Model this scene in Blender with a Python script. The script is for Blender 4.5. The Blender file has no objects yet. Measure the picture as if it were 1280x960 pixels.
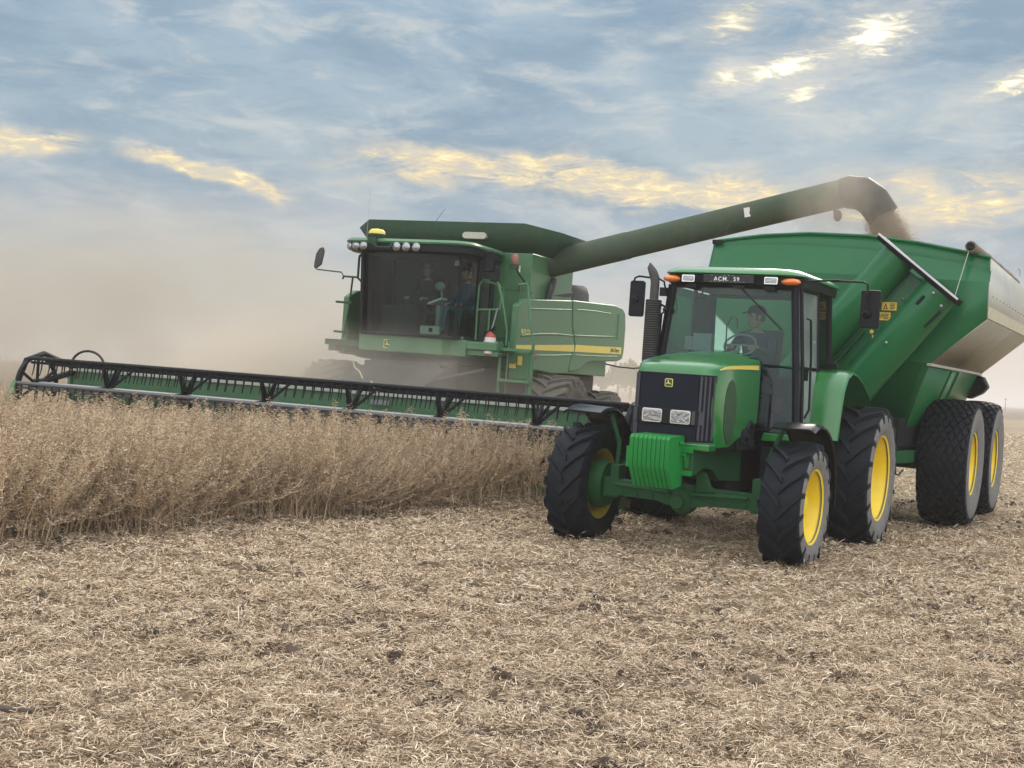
import bpy, math, random
import numpy as np
from mathutils import Matrix, Vector, Euler
random.seed(7)
rng = np.random.default_rng(7)
scene = bpy.context.scene
COL = scene.collection
PI = math.pi
R_ = math.radians

# ------------------------------------------------------------------ materials
def new_mat(name):
    m = bpy.data.materials.new(name); m.use_nodes = True
    nt = m.node_tree; b = nt.nodes['Principled BSDF']
    return m, nt, b
def N(nt, t, **k):
    n = nt.nodes.new(t)
    for a, v in k.items():
        if a == 'inp':
            for i, w in v.items(): n.inputs[i].default_value = w
        else: setattr(n, a, v)
    return n
def mat(name, col, rough=.5, metal=0., dust=0., dustcol=(.36,.29,.20), scale=4., bump=0., bscale=60., coat=0., spec=.5, var=.12, emis=None):
    """plain surface with uneven colour, uneven gloss and a broken film of field dust"""
    m, nt, b = new_mat(name); L = nt.links
    b.inputs['Roughness'].default_value = rough; b.inputs['Metallic'].default_value = metal
    b.inputs['Coat Weight'].default_value = coat; b.inputs['Coat Roughness'].default_value = .17
    b.inputs['Specular IOR Level'].default_value = spec
    tc = N(nt, 'ShaderNodeTexCoord')
    n1 = N(nt, 'ShaderNodeTexNoise', inp={'Scale': scale, 'Detail': 6., 'Roughness': .62}); L.new(tc.outputs['Object'], n1.inputs['Vector'])
    mx = N(nt, 'ShaderNodeMix', data_type='RGBA')
    mx.inputs[6].default_value = (*[c*(1-var) for c in col], 1); mx.inputs[7].default_value = (*[min(1, c*(1+var)) for c in col], 1)
    L.new(n1.outputs['Fac'], mx.inputs[0])
    last = mx.outputs[2]
    if dust:
        n2 = N(nt, 'ShaderNodeTexNoise', inp={'Scale': scale*2.3, 'Detail': 9., 'Roughness': .7}); L.new(tc.outputs['Object'], n2.inputs['Vector'])
        mr = N(nt, 'ShaderNodeMapRange', inp={1: .35, 2: .72, 3: dust*.35, 4: dust}); L.new(n2.outputs['Fac'], mr.inputs[0])
        md = N(nt, 'ShaderNodeMix', data_type='RGBA'); md.inputs[7].default_value = (*dustcol, 1)
        L.new(mr.outputs[0], md.inputs[0]); L.new(last, md.inputs[6]); last = md.outputs[2]
        rr = N(nt, 'ShaderNodeMapRange', inp={1: 0., 2: 1., 3: rough, 4: min(1, rough+.6)}); L.new(mr.outputs[0], rr.inputs[0]); L.new(rr.outputs[0], b.inputs['Roughness'])
    L.new(last, b.inputs['Base Color'])
    if bump:
        n3 = N(nt, 'ShaderNodeTexNoise', inp={'Scale': bscale, 'Detail': 5.}); L.new(tc.outputs['Object'], n3.inputs['Vector'])
        bp = N(nt, 'ShaderNodeBump', inp={'Strength': bump, 'Distance': .01}); L.new(n3.outputs['Fac'], bp.inputs['Height']); L.new(bp.outputs['Normal'], b.inputs['Normal'])
    if emis:
        b.inputs['Emission Color'].default_value = (*emis[:3], 1); b.inputs['Emission Strength'].default_value = emis[3]
    return m
def glass(name, tint, refl=1.0, dust=0.06, dustcol=(.42, .40, .36)):
    """window glass: tinted pass-through, Fresnel reflection and a thin dusty film"""
    m, nt, b = new_mat(name); L = nt.links
    out = nt.nodes['Material Output']; nt.nodes.remove(b)
    tr = N(nt, 'ShaderNodeBsdfTransparent'); tr.inputs[0].default_value = (*tint, 1)
    gl = N(nt, 'ShaderNodeBsdfGlossy'); gl.inputs['Roughness'].default_value = .03; gl.inputs[0].default_value = (refl, refl, refl, 1)
    fr = N(nt, 'ShaderNodeFresnel', inp={0: 1.5})
    a = N(nt, 'ShaderNodeMixShader'); L.new(fr.outputs[0], a.inputs[0]); L.new(tr.outputs[0], a.inputs[1]); L.new(gl.outputs[0], a.inputs[2])
    tc = N(nt, 'ShaderNodeTexCoord'); n = N(nt, 'ShaderNodeTexNoise', inp={'Scale': 1.6, 'Detail': 2., 'Roughness': .5}); L.new(tc.outputs['Object'], n.inputs['Vector'])
    mr = N(nt, 'ShaderNodeMapRange', inp={1: .3, 2: .75, 3: dust*.4, 4: dust*1.7}); L.new(n.outputs['Fac'], mr.inputs[0])
    df = N(nt, 'ShaderNodeBsdfDiffuse'); df.inputs[0].default_value = (*dustcol, 1)
    c = N(nt, 'ShaderNodeMixShader'); L.new(mr.outputs[0], c.inputs[0]); L.new(a.outputs[0], c.inputs[1]); L.new(df.outputs[0], c.inputs[2])
    L.new(c.outputs[0], out.inputs[0])
    return m
M = {}
M['green'] = mat('tractor green paint', (.002, .172, .024), .28, dust=.045, coat=1., scale=2.5, spec=.4)
M['green_w'] = mat('casting green paint', (.004, .215, .038), .42, spec=.25, dust=.04, scale=5, bump=.12)
M['green_d'] = mat('dirty green casting', (.006, .090, .028), .55, spec=.2, dust=.22, dustcol=(.10,.09,.06), scale=6, bump=.3)
M['green_s'] = mat('green intake screen', (.006, .060, .016), .55, dust=.08, bump=.4, bscale=200)
M['green_c'] = mat('cart green paint', (.002, .122, .036), .36, spec=.22, dust=.05, dustcol=(.26,.27,.18), coat=.25, scale=1.6)
M['green_k'] = mat('dusty harvester green paint', (.008, .135, .042), .36, dust=.34, dustcol=(.24,.29,.18), coat=.15, scale=1.8)
M['green_t'] = mat('dust coated tube paint', (.020, .070, .035), .6, spec=.2, dust=.75, dustcol=(.115,.11,.082), scale=1.2)
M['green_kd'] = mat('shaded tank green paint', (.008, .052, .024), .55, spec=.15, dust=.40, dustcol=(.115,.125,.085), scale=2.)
M['yellow'] = mat('wheel yellow paint', (.88, .64, .006), .38, dust=.10, dustcol=(.50,.42,.24), scale=7)
M['rim_back'] = mat('dirty inner rim', (.48, .36, .02), .6, dust=.35, dustcol=(.10,.08,.06))
M['stripe'] = mat('yellow stripe film', (.78, .62, .10), .4, dust=.15, dustcol=(.5,.45,.3))
M['black'] = mat('black plastic', (.004, .006, .010), .42, spec=.18, dust=.03, dustcol=(.16,.15,.13), scale=5)
M['black_g'] = mat('gloss black plastic', (.007, .008, .011), .20, spec=.35, dust=.03, dustcol=(.2,.18,.15), scale=5)
M['navy'] = mat('dark grille mesh', (.005, .009, .020), .5, spec=.15, dust=.03, dustcol=(.15,.14,.13), scale=6, bump=.5, bscale=300)
M['slat'] = mat('grille slat grey', (.032, .036, .052), .45, dust=.06)
M['rubber'] = mat('tyre rubber', (.005, .009, .016), .58, spec=.14, dust=.09, dustcol=(.12,.105,.085), scale=9, bump=.15, bscale=90)
M['sidewall'] = mat('dusty tyre sidewall', (.085, .088, .090), .85, dust=.8, dustcol=(.27,.26,.24), scale=6)
M['rubber_k'] = mat('dust caked rubber', (.075, .070, .062), .9, dust=.65, dustcol=(.22,.195,.16), scale=4)
M['metal'] = mat('bare steel', (.42, .42, .42), .38, metal=.9, dust=.25)
M['steel_d'] = mat('worn grey steel', (.12, .125, .13), .45, metal=.6, dust=.2, dustcol=(.2,.18,.15))
M['galv'] = mat('galvanised sheet', (.47, .48, .44), .45, metal=.30, dust=.30, dustcol=(.52,.47,.34), scale=2.2, bump=.05, bscale=8)
M['galv_u'] = mat('dusty galvanised underside', (.36, .35, .29), .45, metal=.40, dust=.45, dustcol=(.26,.23,.15), scale=2.2)  # galvanised sheet, darker: the straw reflection on the underside is put into its colour
M['grey'] = mat('grey plastic', (.22, .24, .25), .5, dust=.1)
M['dgrey'] = mat('dark grey metal', (.045, .047, .050), .55, spec=.2, dust=.25, dustcol=(.22,.19,.15))
M['underbody'] = mat('greasy underbody', (.006, .008, .012), .6, spec=.2, dust=.12, dustcol=(.06,.055,.05), scale=8, bump=.4)
M['lens'] = mat('headlamp glass', (.30, .31, .32), .14, metal=.9, bump=.8, bscale=30, coat=1.)
M['chrome'] = mat('lamp reflector', (.75, .75, .74), .2, metal=1.)
M['amber'] = mat('amber lamp lens', (.72, .17, .012), .2, coat=1., bump=.3, bscale=120)
M['red'] = mat('faded red lamp lens', (.24, .05, .03), .4, dust=.45)
M['redpaint'] = mat('red enamel', (.40, .025, .03), .35, dust=.15)
M['white'] = mat('white plastic', (.74, .73, .68), .5, dust=.2)
M['label_y'] = mat('yellow warning decal', (.80, .55, .06), .5, dust=.12)
M['ink'] = mat('black ink', (.015, .015, .015), .6)
M['ink_y'] = mat('yellow lettering', (.78, .68, .18), .5)
M['ink_w'] = mat('white lettering', (.80, .80, .78), .5)
M['tarp'] = mat('brown rolled tarp', (.20, .165, .13), .8, dust=.3, bump=.4, bscale=25)
M['seat'] = mat('dark seat fabric', (.030, .034, .040), .9, bump=.3)
M['paper'] = mat('white paper', (.72, .74, .74), .8)
M['glass_t'] = glass('tractor cab glass', (.80, .95, .91), .45, .012, (.30,.40,.38))
M['glass_td'] = glass('tractor lower cab glass', (.50, .68, .72), .6, .015, (.25,.33,.36))
M['glass_side'] = glass('tractor door glass', (.70, .82, .80), 1.0, .20, (.55,.60,.58))
M['glass_k'] = glass('harvester cab glass', (.52, .70, .64), .42, .012, (.34,.34,.30))
M['skin'] = mat('skin', (.42, .24, .17), .55)
M['shirt_n'] = mat('navy work shirt', (.030, .055, .085), .9, bump=.2)
M['trouser'] = mat('dark work trousers', (.035, .040, .050), .9)
M['shirt_d'] = mat('charcoal work shirt', (.030, .032, .036), .9)
M['shirt_b'] = mat('blue shirt', (.06, .12, .22), .9)
M['jeans'] = mat('teal jeans', (.035, .16, .20), .9)
M['cap'] = mat('dark cap cloth', (.016, .018, .022), .9)
M['hair'] = mat('dark hair', (.025, .018, .014), .8)
M['eye'] = mat('eye', (.02, .015, .012), .2)
M['boot'] = mat('brown boot', (.05, .03, .02), .7)

# ------------------------------------------------------------------ mesh helper
class MB:
    def __init__(s): s.v = []; s.f = []; s.m = []
    def add(s, vs, fs, mi=0):
        o = len(s.v); s.v += [tuple(map(float, p)) for p in vs]
        for f in fs: s.f.append(tuple(i+o for i in f)); s.m.append(mi)
        return s
    def box(s, x0, x1, y0, y1, z0, z1, mi=0, mtx=None):
        vs = [(x, y, z) for z in (z0, z1) for x, y in ((x0, y0), (x1, y0), (x1, y1), (x0, y1))]
        if mtx is not None: vs = [tuple(mtx @ Vector(p)) for p in vs]
        return s.add(vs, [(3,2,1,0),(4,5,6,7),(0,1,5,4),(1,2,6,5),(2,3,7,6),(3,0,4,7)], mi)
    def prism(s, poly, axis, a, b, mi=0):
        """polygon in the two other axes, extruded along axis (0 x: poly is (y,z); 1 y: (x,z); 2 z: (x,y))"""
        def P(p, t): return (t, p[0], p[1]) if axis == 0 else ((p[0], t, p[1]) if axis == 1 else (p[0], p[1], t))
        n = len(poly); vs = [P(p, a) for p in poly]+[P(p, b) for p in poly]
        ar = sum(poly[i][0]*poly[(i+1) % n][1]-poly[(i+1) % n][0]*poly[i][1] for i in range(n))
        flip = (ar < 0) != (axis == 1) ; flip = flip != (b < a)
        A = tuple(range(n)); B = tuple(range(n, 2*n))
        fs = [A[::-1], B]+[(i, (i+1) % n, n+(i+1) % n, n+i) for i in range(n)]
        if flip: fs = [f[::-1] for f in fs]
        return s.add(vs, fs, mi)
    def loft(s, loops, mi=0, cap0=True, cap1=True, closed=True):
        n = len(loops[0]); vs = [p for l in loops for p in l]; fs = []
        for k in range(len(loops)-1):
            for i in range(n if closed else n-1):
                j = (i+1) % n; fs.append((k*n+i, k*n+j, (k+1)*n+j, (k+1)*n+i))
        if cap0: fs.append(tuple(range(n))[::-1])
        if cap1: fs.append(tuple(range((len(loops)-1)*n, len(loops)*n)))
        return s.add(vs, fs, mi)
    def tube(s, path, r, n=8, mi=0, caps=True):
        P = [Vector(p) for p in path]; rs = r if hasattr(r, '__len__') else [r]*len(P)
        t0 = (P[1]-P[0]).normalized(); u = t0.orthogonal().normalized(); loops = []
        for i, p in enumerate(P):
            t = ((P[min(i+1, len(P)-1)]-P[max(i-1, 0)])).normalized()
            u = (u-t*u.dot(t)).normalized(); w = t.cross(u)
            loops.append([tuple(p+(u*math.cos(a)+w*math.sin(a))*rs[i]) for a in [2*PI*k/n for k in range(n)]])
        return s.loft(loops, mi, caps, caps)
    def cyl(s, p0, p1, r0, r1=None, n=20, mi=0): return s.tube([p0, p1], [r0, r0 if r1 is None else r1], n, mi)
    def lathe(s, prof, n=48, mi=0, axis=0, c=(0, 0, 0), mis=None):
        """prof: (a along axis, radius)"""
        vs = []
        for a, r in prof:
            for k in range(n):
                q = 2*PI*k/n; e, f = r*math.cos(q), r*math.sin(q)
                vs.append({0: (c[0]+a, c[1]+e, c[2]+f), 1: (c[0]+f, c[1]+a, c[2]+e), 2: (c[0]+e, c[1]+f, c[2]+a)}[axis])
        for i in range(len(prof)-1):
            fs = [(i*n+k, i*n+(k+1) % n, (i+1)*n+(k+1) % n, (i+1)*n+k) for k in range(n)]
            if i == 0: base = len(s.v); s.v += [tuple(map(float, p)) for p in vs]
            for f in fs: s.f.append(tuple(base+j for j in f)); s.m.append(mis[i] if mis else mi)
        return s
    def sphere(s, c, r, n=14, mi=0):
        rx, ry, rz = r if hasattr(r, '__len__') else (r, r, r); loops = []
        h = n//2
        for i in range(h+1):
            a = -PI/2+PI*max(.02, min(h-.02, i))/h
            loops.append([(c[0]+rx*math.cos(a)*math.cos(2*PI*k/n), c[1]+ry*math.cos(a)*math.sin(2*PI*k/n), c[2]+rz*math.sin(a)) for k in range(n)])
        return s.loft(loops, mi)
    def plate(s, pts, nrm, th, mi=0):
        """flat polygon pts (3-D, counter-clockwise seen from nrm) with thickness th below it"""
        d = Vector(nrm).normalized()*th; n = len(pts)
        vs = [Vector(p)-d for p in pts]+[Vector(p) for p in pts]
        return s.add(vs, [tuple(range(n))[::-1], tuple(range(n, 2*n))]+[(i, (i+1) % n, n+(i+1) % n, n+i) for i in range(n)], mi)
    def build(s, name, mats, parent=None, bevel=0., smooth=35, loc=None, recalc=True, **props):
        me = bpy.data.meshes.new(name); me.from_pydata(s.v, [], s.f)
        if not isinstance(mats, (list, tuple)): mats = [mats]
        for m in mats: me.materials.append(M[m] if isinstance(m, str) else m)
        me.polygons.foreach_set('material_index', s.m)
        if recalc:
            import bmesh
            bm = bmesh.new(); bm.from_mesh(me); bmesh.ops.recalc_face_normals(bm, faces=bm.faces); bm.to_mesh(me); bm.free()
        me.polygons.foreach_set('use_smooth', [True]*len(me.polygons)); me.set_sharp_from_angle(angle=R_(smooth))
        o = bpy.data.objects.new(name, me); COL.objects.link(o)
        if parent is not None: o.parent = parent
        if loc is not None: o.location = loc
        if bevel:
            b = o.modifiers.new('edge', 'BEVEL'); b.width = bevel; b.segments = 2; b.limit_method = 'ANGLE'; b.angle_limit = R_(40); b.harden_normals = True
        for k, v in props.items(): o[k] = v
        return o
def empty(name, parent=None, loc=(0,0,0), rot=(0,0,0), **props):
    o = bpy.data.objects.new(name, None); COL.objects.link(o); o.location = loc; o.rotation_euler = rot; o.empty_display_size = .2
    if parent is not None: o.parent = parent
    for k, v in props.items(): o[k] = v
    return o
def text(name, s, size, loc, rot, m, parent, shear=0., align='CENTER', space=1., depth=.0012, bold=0.):
    cu = bpy.data.curves.new(name, 'FONT'); cu.body = s; cu.size = size; cu.align_x = align; cu.align_y = 'CENTER'; cu.extrude = depth; cu.shear = shear; cu.space_character = space; cu.offset = bold
    tmp = bpy.data.objects.new('tmp', cu); COL.objects.link(tmp)
    bpy.context.view_layer.update()
    me = bpy.data.meshes.new_from_object(tmp.evaluated_get(bpy.context.evaluated_depsgraph_get()))
    bpy.data.objects.remove(tmp); me.name = name
    me.materials.clear(); me.materials.append(M[m])
    o = bpy.data.objects.new(name, me); COL.objects.link(o); o.location = loc; o.rotation_euler = rot
    if parent is not None: o.parent = parent
    return o
FRONT = (PI/2, 0, 0)            # facing -y
LEFTSIDE = (PI/2, 0, PI/2)      # facing +x
def rrect(x0, x1, y0, y1, r, n=4):
    pts = []
    for cx, cy, a in ((x1-r, y0+r, -PI/2), (x1-r, y1-r, 0), (x0+r, y1-r, PI/2), (x0+r, y0+r, PI)):
        for k in range(n+1): pts.append((cx+r*math.cos(a+PI/2*k/n), cy+r*math.sin(a+PI/2*k/n)))
    return pts
def big_mesh(name, verts, faces, m, rnd=None, smooth=False, **props):
    """fast mesh from arrays; faces (n,k) with k = 3 or 4; rnd: one value per vertex"""
    me = bpy.data.meshes.new(name); k = faces.shape[1]
    me.vertices.add(len(verts)); me.vertices.foreach_set('co', verts.astype(np.float32).ravel())
    me.loops.add(faces.size); me.loops.foreach_set('vertex_index', faces.astype(np.int32).ravel())
    me.polygons.add(len(faces)); me.polygons.foreach_set('loop_start', np.arange(0, faces.size, k, dtype=np.int32))
    if rnd is not None:
        a = me.attributes.new('rnd', 'FLOAT', 'POINT'); a.data.foreach_set('value', rnd.astype(np.float32))
    if smooth: me.polygons.foreach_set('use_smooth', np.ones(len(faces), bool))
    me.update(calc_edges=True); me.materials.append(m)
    o = bpy.data.objects.new(name, me); COL.objects.link(o)
    for kk, v in props.items(): o[kk] = v
    return o

# ------------------------------------------------------------------ camera
F = 1600.; H = 1.717; ROLL = 2.65
cam_d = bpy.data.cameras.new('camera'); cam = bpy.data.objects.new('camera', cam_d); COL.objects.link(cam)
cam_d.sensor_width = 36; cam_d.lens = F/1280*36; cam_d.clip_end = 20000; cam_d.clip_start = .1
pitch = math.atan(-1.5/F)
cam.matrix_world = Matrix.Translation((0, 0, H)) @ Matrix.Rotation(PI/2+pitch, 4, 'X') @ Matrix.Rotation(R_(ROLL), 4, 'Z')
scene.camera = cam
def ray(x, y):
    r = R_(ROLL); u = x-640; v = y-480
    a = u*math.cos(r)+v*math.sin(r); b = -u*math.sin(r)+v*math.cos(r)
    return Vector((a/F, 1., -(b+1.5)/F))

# ------------------------------------------------------------------ terrain
def terr(x, y):
    s = .885*x-.466*y+5.07
    d = np.sqrt(np.asarray(x)**2+np.asarray(y)**2)
    z = -.09*np.tanh(s/5)*np.exp(-(np.maximum(d-30, 0)/60)**2)
    # low bank of soil and residue along the last cut, under the near half of the header
    u = (x+.35)*.934-(y-17.0)*.3576; v = (x+.35)*.3576+(y-17.0)*.934
    return z+.25*np.exp(-(u/1.5)**2-(v/.95)**2)
_perm = rng.random((4, 256, 256))
def vnoise(x, y, k=0):
    x = np.asarray(x, float); y = np.asarray(y, float)
    xi = np.floor(x).astype(int); yi = np.floor(y).astype(int); fx = x-xi; fy = y-yi
    fx = fx*fx*(3-2*fx); fy = fy*fy*(3-2*fy); g = _perm[k]
    a = g[xi % 256, yi % 256]; b = g[(xi+1) % 256, yi % 256]; c = g[xi % 256, (yi+1) % 256]; d = g[(xi+1) % 256, (yi+1) % 256]
    return (a*(1-fx)+b*fx)*(1-fy)+(c*(1-fx)+d*fx)*fy
def clod(x, y):
    d = np.sqrt(np.asarray(x)**2+np.asarray(y)**2)
    return (.05*(vnoise(x*1.3, y*1.3, 0)-.5)+.09*(vnoise(x*4.5, y*4.5, 1)-.5)+.06*(vnoise(x*11, y*11, 2)-.5))*np.exp(-(np.maximum(d-18, 0)/25)**2)
def gz(x, y): return terr(x, y)+clod(x, y)
LEAN = R_(1.5)
def frame(x, y, deg, z): return Matrix.Translation((x, y, z)) @ Matrix.Rotation(R_(deg), 4, 'Z') @ Matrix.Rotation(LEAN, 4, 'Y')
def frot(deg): return (0, LEAN, R_(deg))
ZEN = 1.7; SUN = 1.6; HAZE = .0012; EXPO = .12; DUST = True
# ================================================================== wheels
def ag_tyre(R, w, rim, nl, lug=.042, lean=.34, outer=1):
    """agricultural drive tyre about the x axis with chevron bars"""
    b = MB(); hw = w/2; Rc = R-lug
    prof = [(-hw*.80, rim-.015), (-hw*.92, rim+.02), (-hw*1.02, rim+(Rc-rim)*.40), (-hw*1.04, rim+(Rc-rim)*.62), (-hw*.97, Rc-.045), (-hw*.90, Rc-.018), (-hw*.55, Rc-.004), (0, Rc),
            (hw*.55, Rc-.004), (hw*.90, Rc-.018), (hw*.97, Rc-.045), (hw*1.04, rim+(Rc-rim)*.62), (hw*1.02, rim+(Rc-rim)*.40), (hw*.92, rim+.02), (hw*.80, rim-.015)]
    o_, i_ = (1, 0) if outer > 0 else (0, 1)
    b.lathe(prof, 56, mis=[i_]*4+[0]*6+[o_]*4)
    da = 2*PI/nl; wd = .027
    for sgn in (-1, 1):
        for i in range(nl):
            a0 = da*i+(da/2 if sgn > 0 else 0)
            sec = []
            for t, x, h0, h1 in ((0, -.04, Rc-.01, R-.012), (.15, .10, Rc-.01, R), (.5, .5, Rc-.012, R), (.9, .94, Rc-.03, R-.012), (1., 1.0, Rc-.05, R-.035), (1.05, 1.045, Rc-.13, R-.11)):
                a = a0+lean*(.15+.85*t) if t < 1 else a0+lean*t
                l = []
                for dx, rr, k in ((-1, h0, 1.25), (1, h0, 1.25), (1, h1, .8), (-1, h1, .8)):
                    aa = a+dx*wd*k/R*(1.15 if t < .2 else 1)
                    l.append((sgn*x*hw, -rr*math.cos(aa), rr*math.sin(aa)))
                sec.append(l)
            b.loft(sec, 0)
    return b
def flot_tyre(R, w, rim):
    """flotation tyre with staggered diamond blocks"""
    b = MB(); hw = w/2; Rc = R-.034
    def crown(x): return Rc-.055*abs(x/hw)**3
    xs = np.linspace(-.96, .96, 11)*hw
    prof = [(-hw*.82, rim-.015), (-hw*.95, rim+.03), (-hw*1.05, rim+(R-rim)*.42), (-hw*1.06, rim+(R-rim)*.62), (-hw*1.01, R-.12)]+[(x, crown(x)) for x in xs]+[(hw*1.01, R-.12), (hw*1.06, rim+(R-rim)*.62), (hw*1.05, rim+(R-rim)*.42), (hw*.95, rim+.03), (hw*.82, rim-.015)]
    b.lathe(prof, 64, mis=[1]*4+[0]*(len(prof)-9)+[1]*4)
    nr = 6; nc = 28; px = 2*hw*.98/nr
    for i in range(-nr, nr+1):
        x = i*px/2
        if abs(x) > hw*.98: continue
        for k in range(nc):
            a = 2*PI*(k+(.5 if i % 2 else 0))/nc; ha = 2*PI/nc*.5*.80; hx = px*.5*.80
            lo = []; hi = []
            for q in range(8):
                t = q*PI/4; e = .74 if q % 2 else 1.
                cx = max(-hw*1.0, min(hw*1.0, x+hx*e*math.cos(t))); ca = a+ha*e*math.sin(t); r0 = crown(cx)-.004
                lo.append((cx, r0*math.cos(ca), r0*math.sin(ca)))
                cx2 = max(-hw*1.0, min(hw*1.0, x+hx*.86*e*math.cos(t))); ca = a+ha*.86*e*math.sin(t); r1 = crown(cx2)+.034
                hi.append((cx2, r1*math.cos(ca), r1*math.sin(ca)))
            b.loft([lo, hi], 0, cap0=False)
    return b
def rim_mesh(rim, w, side, dish=.10, hub=.11):
    """dished disc wheel; side = +1: outside faces +x"""
    b = MB(); hw = w/2*.86; s = side
    prof = [(s*hw, rim-.012), (s*(hw+.012), rim+.012), (s*(hw-.012), rim+.004), (s*(hw-.05), rim-.035), (s*(hw-.14), rim-.06), (s*dish*.4, rim-.075), (s*(dish*.2-.02), rim*.62), (s*(dish*.2), rim*.40), (s*(dish*.2+.03), rim*.34), (s*(dish*.2+.03), hub), (s*(dish*.2+.09), hub-.01), (s*(dish*.2+.10), .02), (s*(dish*.2+.10), .001)]
    b.lathe(prof, 48)
    back = [(-s*hw, rim-.012), (-s*(hw+.01), rim+.01), (-s*(hw-.02), rim-.03), (-s*.10, rim-.06), (-s*.02, rim-.07), (s*dish*.1-.0, rim*.5), (s*dish*.1-.0, .05)]
    b.lathe(back, 48, mi=1)
    for k in range(8):
        a = 2*PI*k/8; r = rim*.37
        b.cyl((s*(dish*.2+.01), r*math.cos(a), r*math.sin(a)), (s*(dish*.2+.055), r*math.cos(a), r*math.sin(a)), .016, n=6)
    return b
def link(name, me, parent, loc=(0,0,0), rot=(0,0,0)):
    o = bpy.data.objects.new(name, me); COL.objects.link(o); o.parent = parent; o.location = loc; o.rotation_euler = rot
    return o
def wheel_pair(parent, x, y, z, targs, rimargs, mats_t, mats_r):
    for sd in (1, -1):
        e = empty('wheel', parent, (sd*x if parent else x, y, z))
        ag_tyre(*targs, outer=sd).build('tyre', mats_t, e, smooth=30)
        rim_mesh(*rimargs[:2], sd, *rimargs[2:]).build('rim', [mats_r, 'rim_back'], e, smooth=40)

# ================================================================== emblem: small shield with a leaping animal
def emblem(parent, cx, y, cz, s, name='emblem'):
    b = MB()
    b.prism([(cx+px*s, cz+pz*s) for px, pz in rrect(-.5, .5, -.5, .5, .16)], 1, y, y-.006, 0)
    b.prism([(cx+px*s, cz+pz*s) for px, pz in rrect(-.41, .41, -.41, .41, .12)], 1, y-.006, y-.009, 1)
    deer = [(-.30, -.20), (-.24, -.02), (-.12, .04), (-.10, .16), (-.20, .30), (-.14, .30), (-.06, .20), (-.02, .31), (.03, .29), (-.01, .17), (.02, .02), (.20, -.04), (.30, -.14), (.33, -.24), (.24, -.16), (.10, -.12), (-.02, -.12), (-.18, -.08), (-.24, -.22)]
    b.prism([(cx+px*s, cz+pz*s) for px, pz in deer], 1, y-.009, y-.012, 0)
    return b.build(name, ['ink_y', 'green_s'], parent, smooth=20)

# ================================================================== TRACTOR
TD = -27.75; TX, TY = 1.905, 13.74; TZ = float(terr(TX, TY))
TM = frame(TX, TY, TD, TZ)
tr = empty('tractor', None, (TX, TY, TZ), frot(TD), label='green tractor with front weights pulling the grain cart', category='tractor')
wheel_pair(tr, 1.184, 0, .63, (.665, .43, .38, 16, .044, .46), (.38, .43, .10), ['rubber', 'sidewall'], 'yellow')
wheel_pair(tr, 1.262, 2.65, .82, (.855, .50, .505, 18, .050, .44), (.505, .50, .10), ['rubber', 'sidewall'], 'yellow')
# front axle
b = MB()
for s in (-1, 1):
    b.loft([[(s*x, y, z) for y, z in ((-.13*k, .61-.10*k), (.10*k, .61-.10*k), (.10*k, .61+.11*k), (-.13*k, .61+.11*k))] for x, k in ((.0, 1.25), (.16, 1.15), (.30, .85), (.70, .80), (.86, 1.0), (.93, 1.1))])
    b.lathe([(s*.90, .02), (s*.90, .24), (s*1.0, .27), (s*1.07, .25), (s*1.08, .16), (s*1.20, .12)], 24, c=(0, 0, .63))
    b.box(s*.80-.05, s*.80+.05, -.10, .10, .50, .86)
    for px in (.34, .52, .70): b.cyl((s*px, -.115, .57), (s*px, -.135, .57), .018, n=8)
b.sphere((0, -.04, .57), (.16, .20, .17), 18)
b.cyl((0, -.2, .55), (0, -.30, .55), .075)
b.prism([(.16, .66), (.36, .68), (.30, .74), (.24, .88), (.17, .90)], 1, -.18, -.06)
b.cyl((-.75, -.20, .66), (-.12, -.20, .64), .022, n=10); b.cyl((.12, -.20, .64), (.75, -.20, .66), .022, n=10)
b.build('front_axle', 'green_d', tr, bevel=.012)
b = MB()
for k in range(7): b.tube([(.845+.012*math.cos(t)*(k % 2)+.002, -.10+.012*math.cos(t)*((k+1) % 2), .50-.034*k+.022*math.sin(t)) for t in [i*PI/4 for i in range(9)]], .0045, 5)
b.build('chain', 'dgrey', tr)
# chassis
b = MB()
b.prism([(-.70, 1.135), (-.70, .89), (-.50, .89), (-.30, .93), (-.02, .90), (.20, .78), (.95, .74), (.95, 1.10), (.3, 1.14)], 0, -.285, .285)
b.prism([(-.72, 1.155), (-.72, .875), (-.56, .875), (-.56, 1.155)], 0, -.305, .305)
b.build('front_frame', 'green_d', tr, bevel=.012)
b = MB()
for x in (.15, .24): b.box(x-.022, x+.022, -.733, -.722, .95, 1.08)
b.box(-.31, .31, -.76, -.723, 1.10, 1.16); b.box(-.31, .31, -.76, -.723, .87, .92)
b.build('weight_bracket', 'green_w', tr, bevel=.006)
b = MB()
b.box(-.26, .26, .5, 3.0, .62, 1.15); b.box(-.34, .34, 1.9, 3.05, .5, 1.25); b.cyl((-1.1, 2.65, .82), (1.1, 2.65, .82), .17)
b.box(-.8, .8, 1.15, 2.8, 1.16, 1.28); b.box(.50, .86, .95, 1.85, .72, 1.16); b.box(-.86, -.5, .95, 1.85, .72, 1.16)
b.tube([(.42, .45, 1.2), (.46, .5, 1.34), (.45, .62, 1.42), (.44, .8, 1.38)], .03, 8); b.tube([(.43, .35, 1.16), (.47, .42, 1.27), (.46, .6, 1.28)], .018, 8)
b.cyl((.40, .40, 1.26), (.46, .40, 1.26), .09); b.cyl((.40, .60, 1.22), (.47, .60, 1.22), .06); b.box(.36, .45, .25, .9, 1.12, 1.22)
b.box(-.42, .42, -.35, .95, 1.13, 1.5)
b.build('transmission', 'underbody', tr, bevel=.02)
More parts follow.
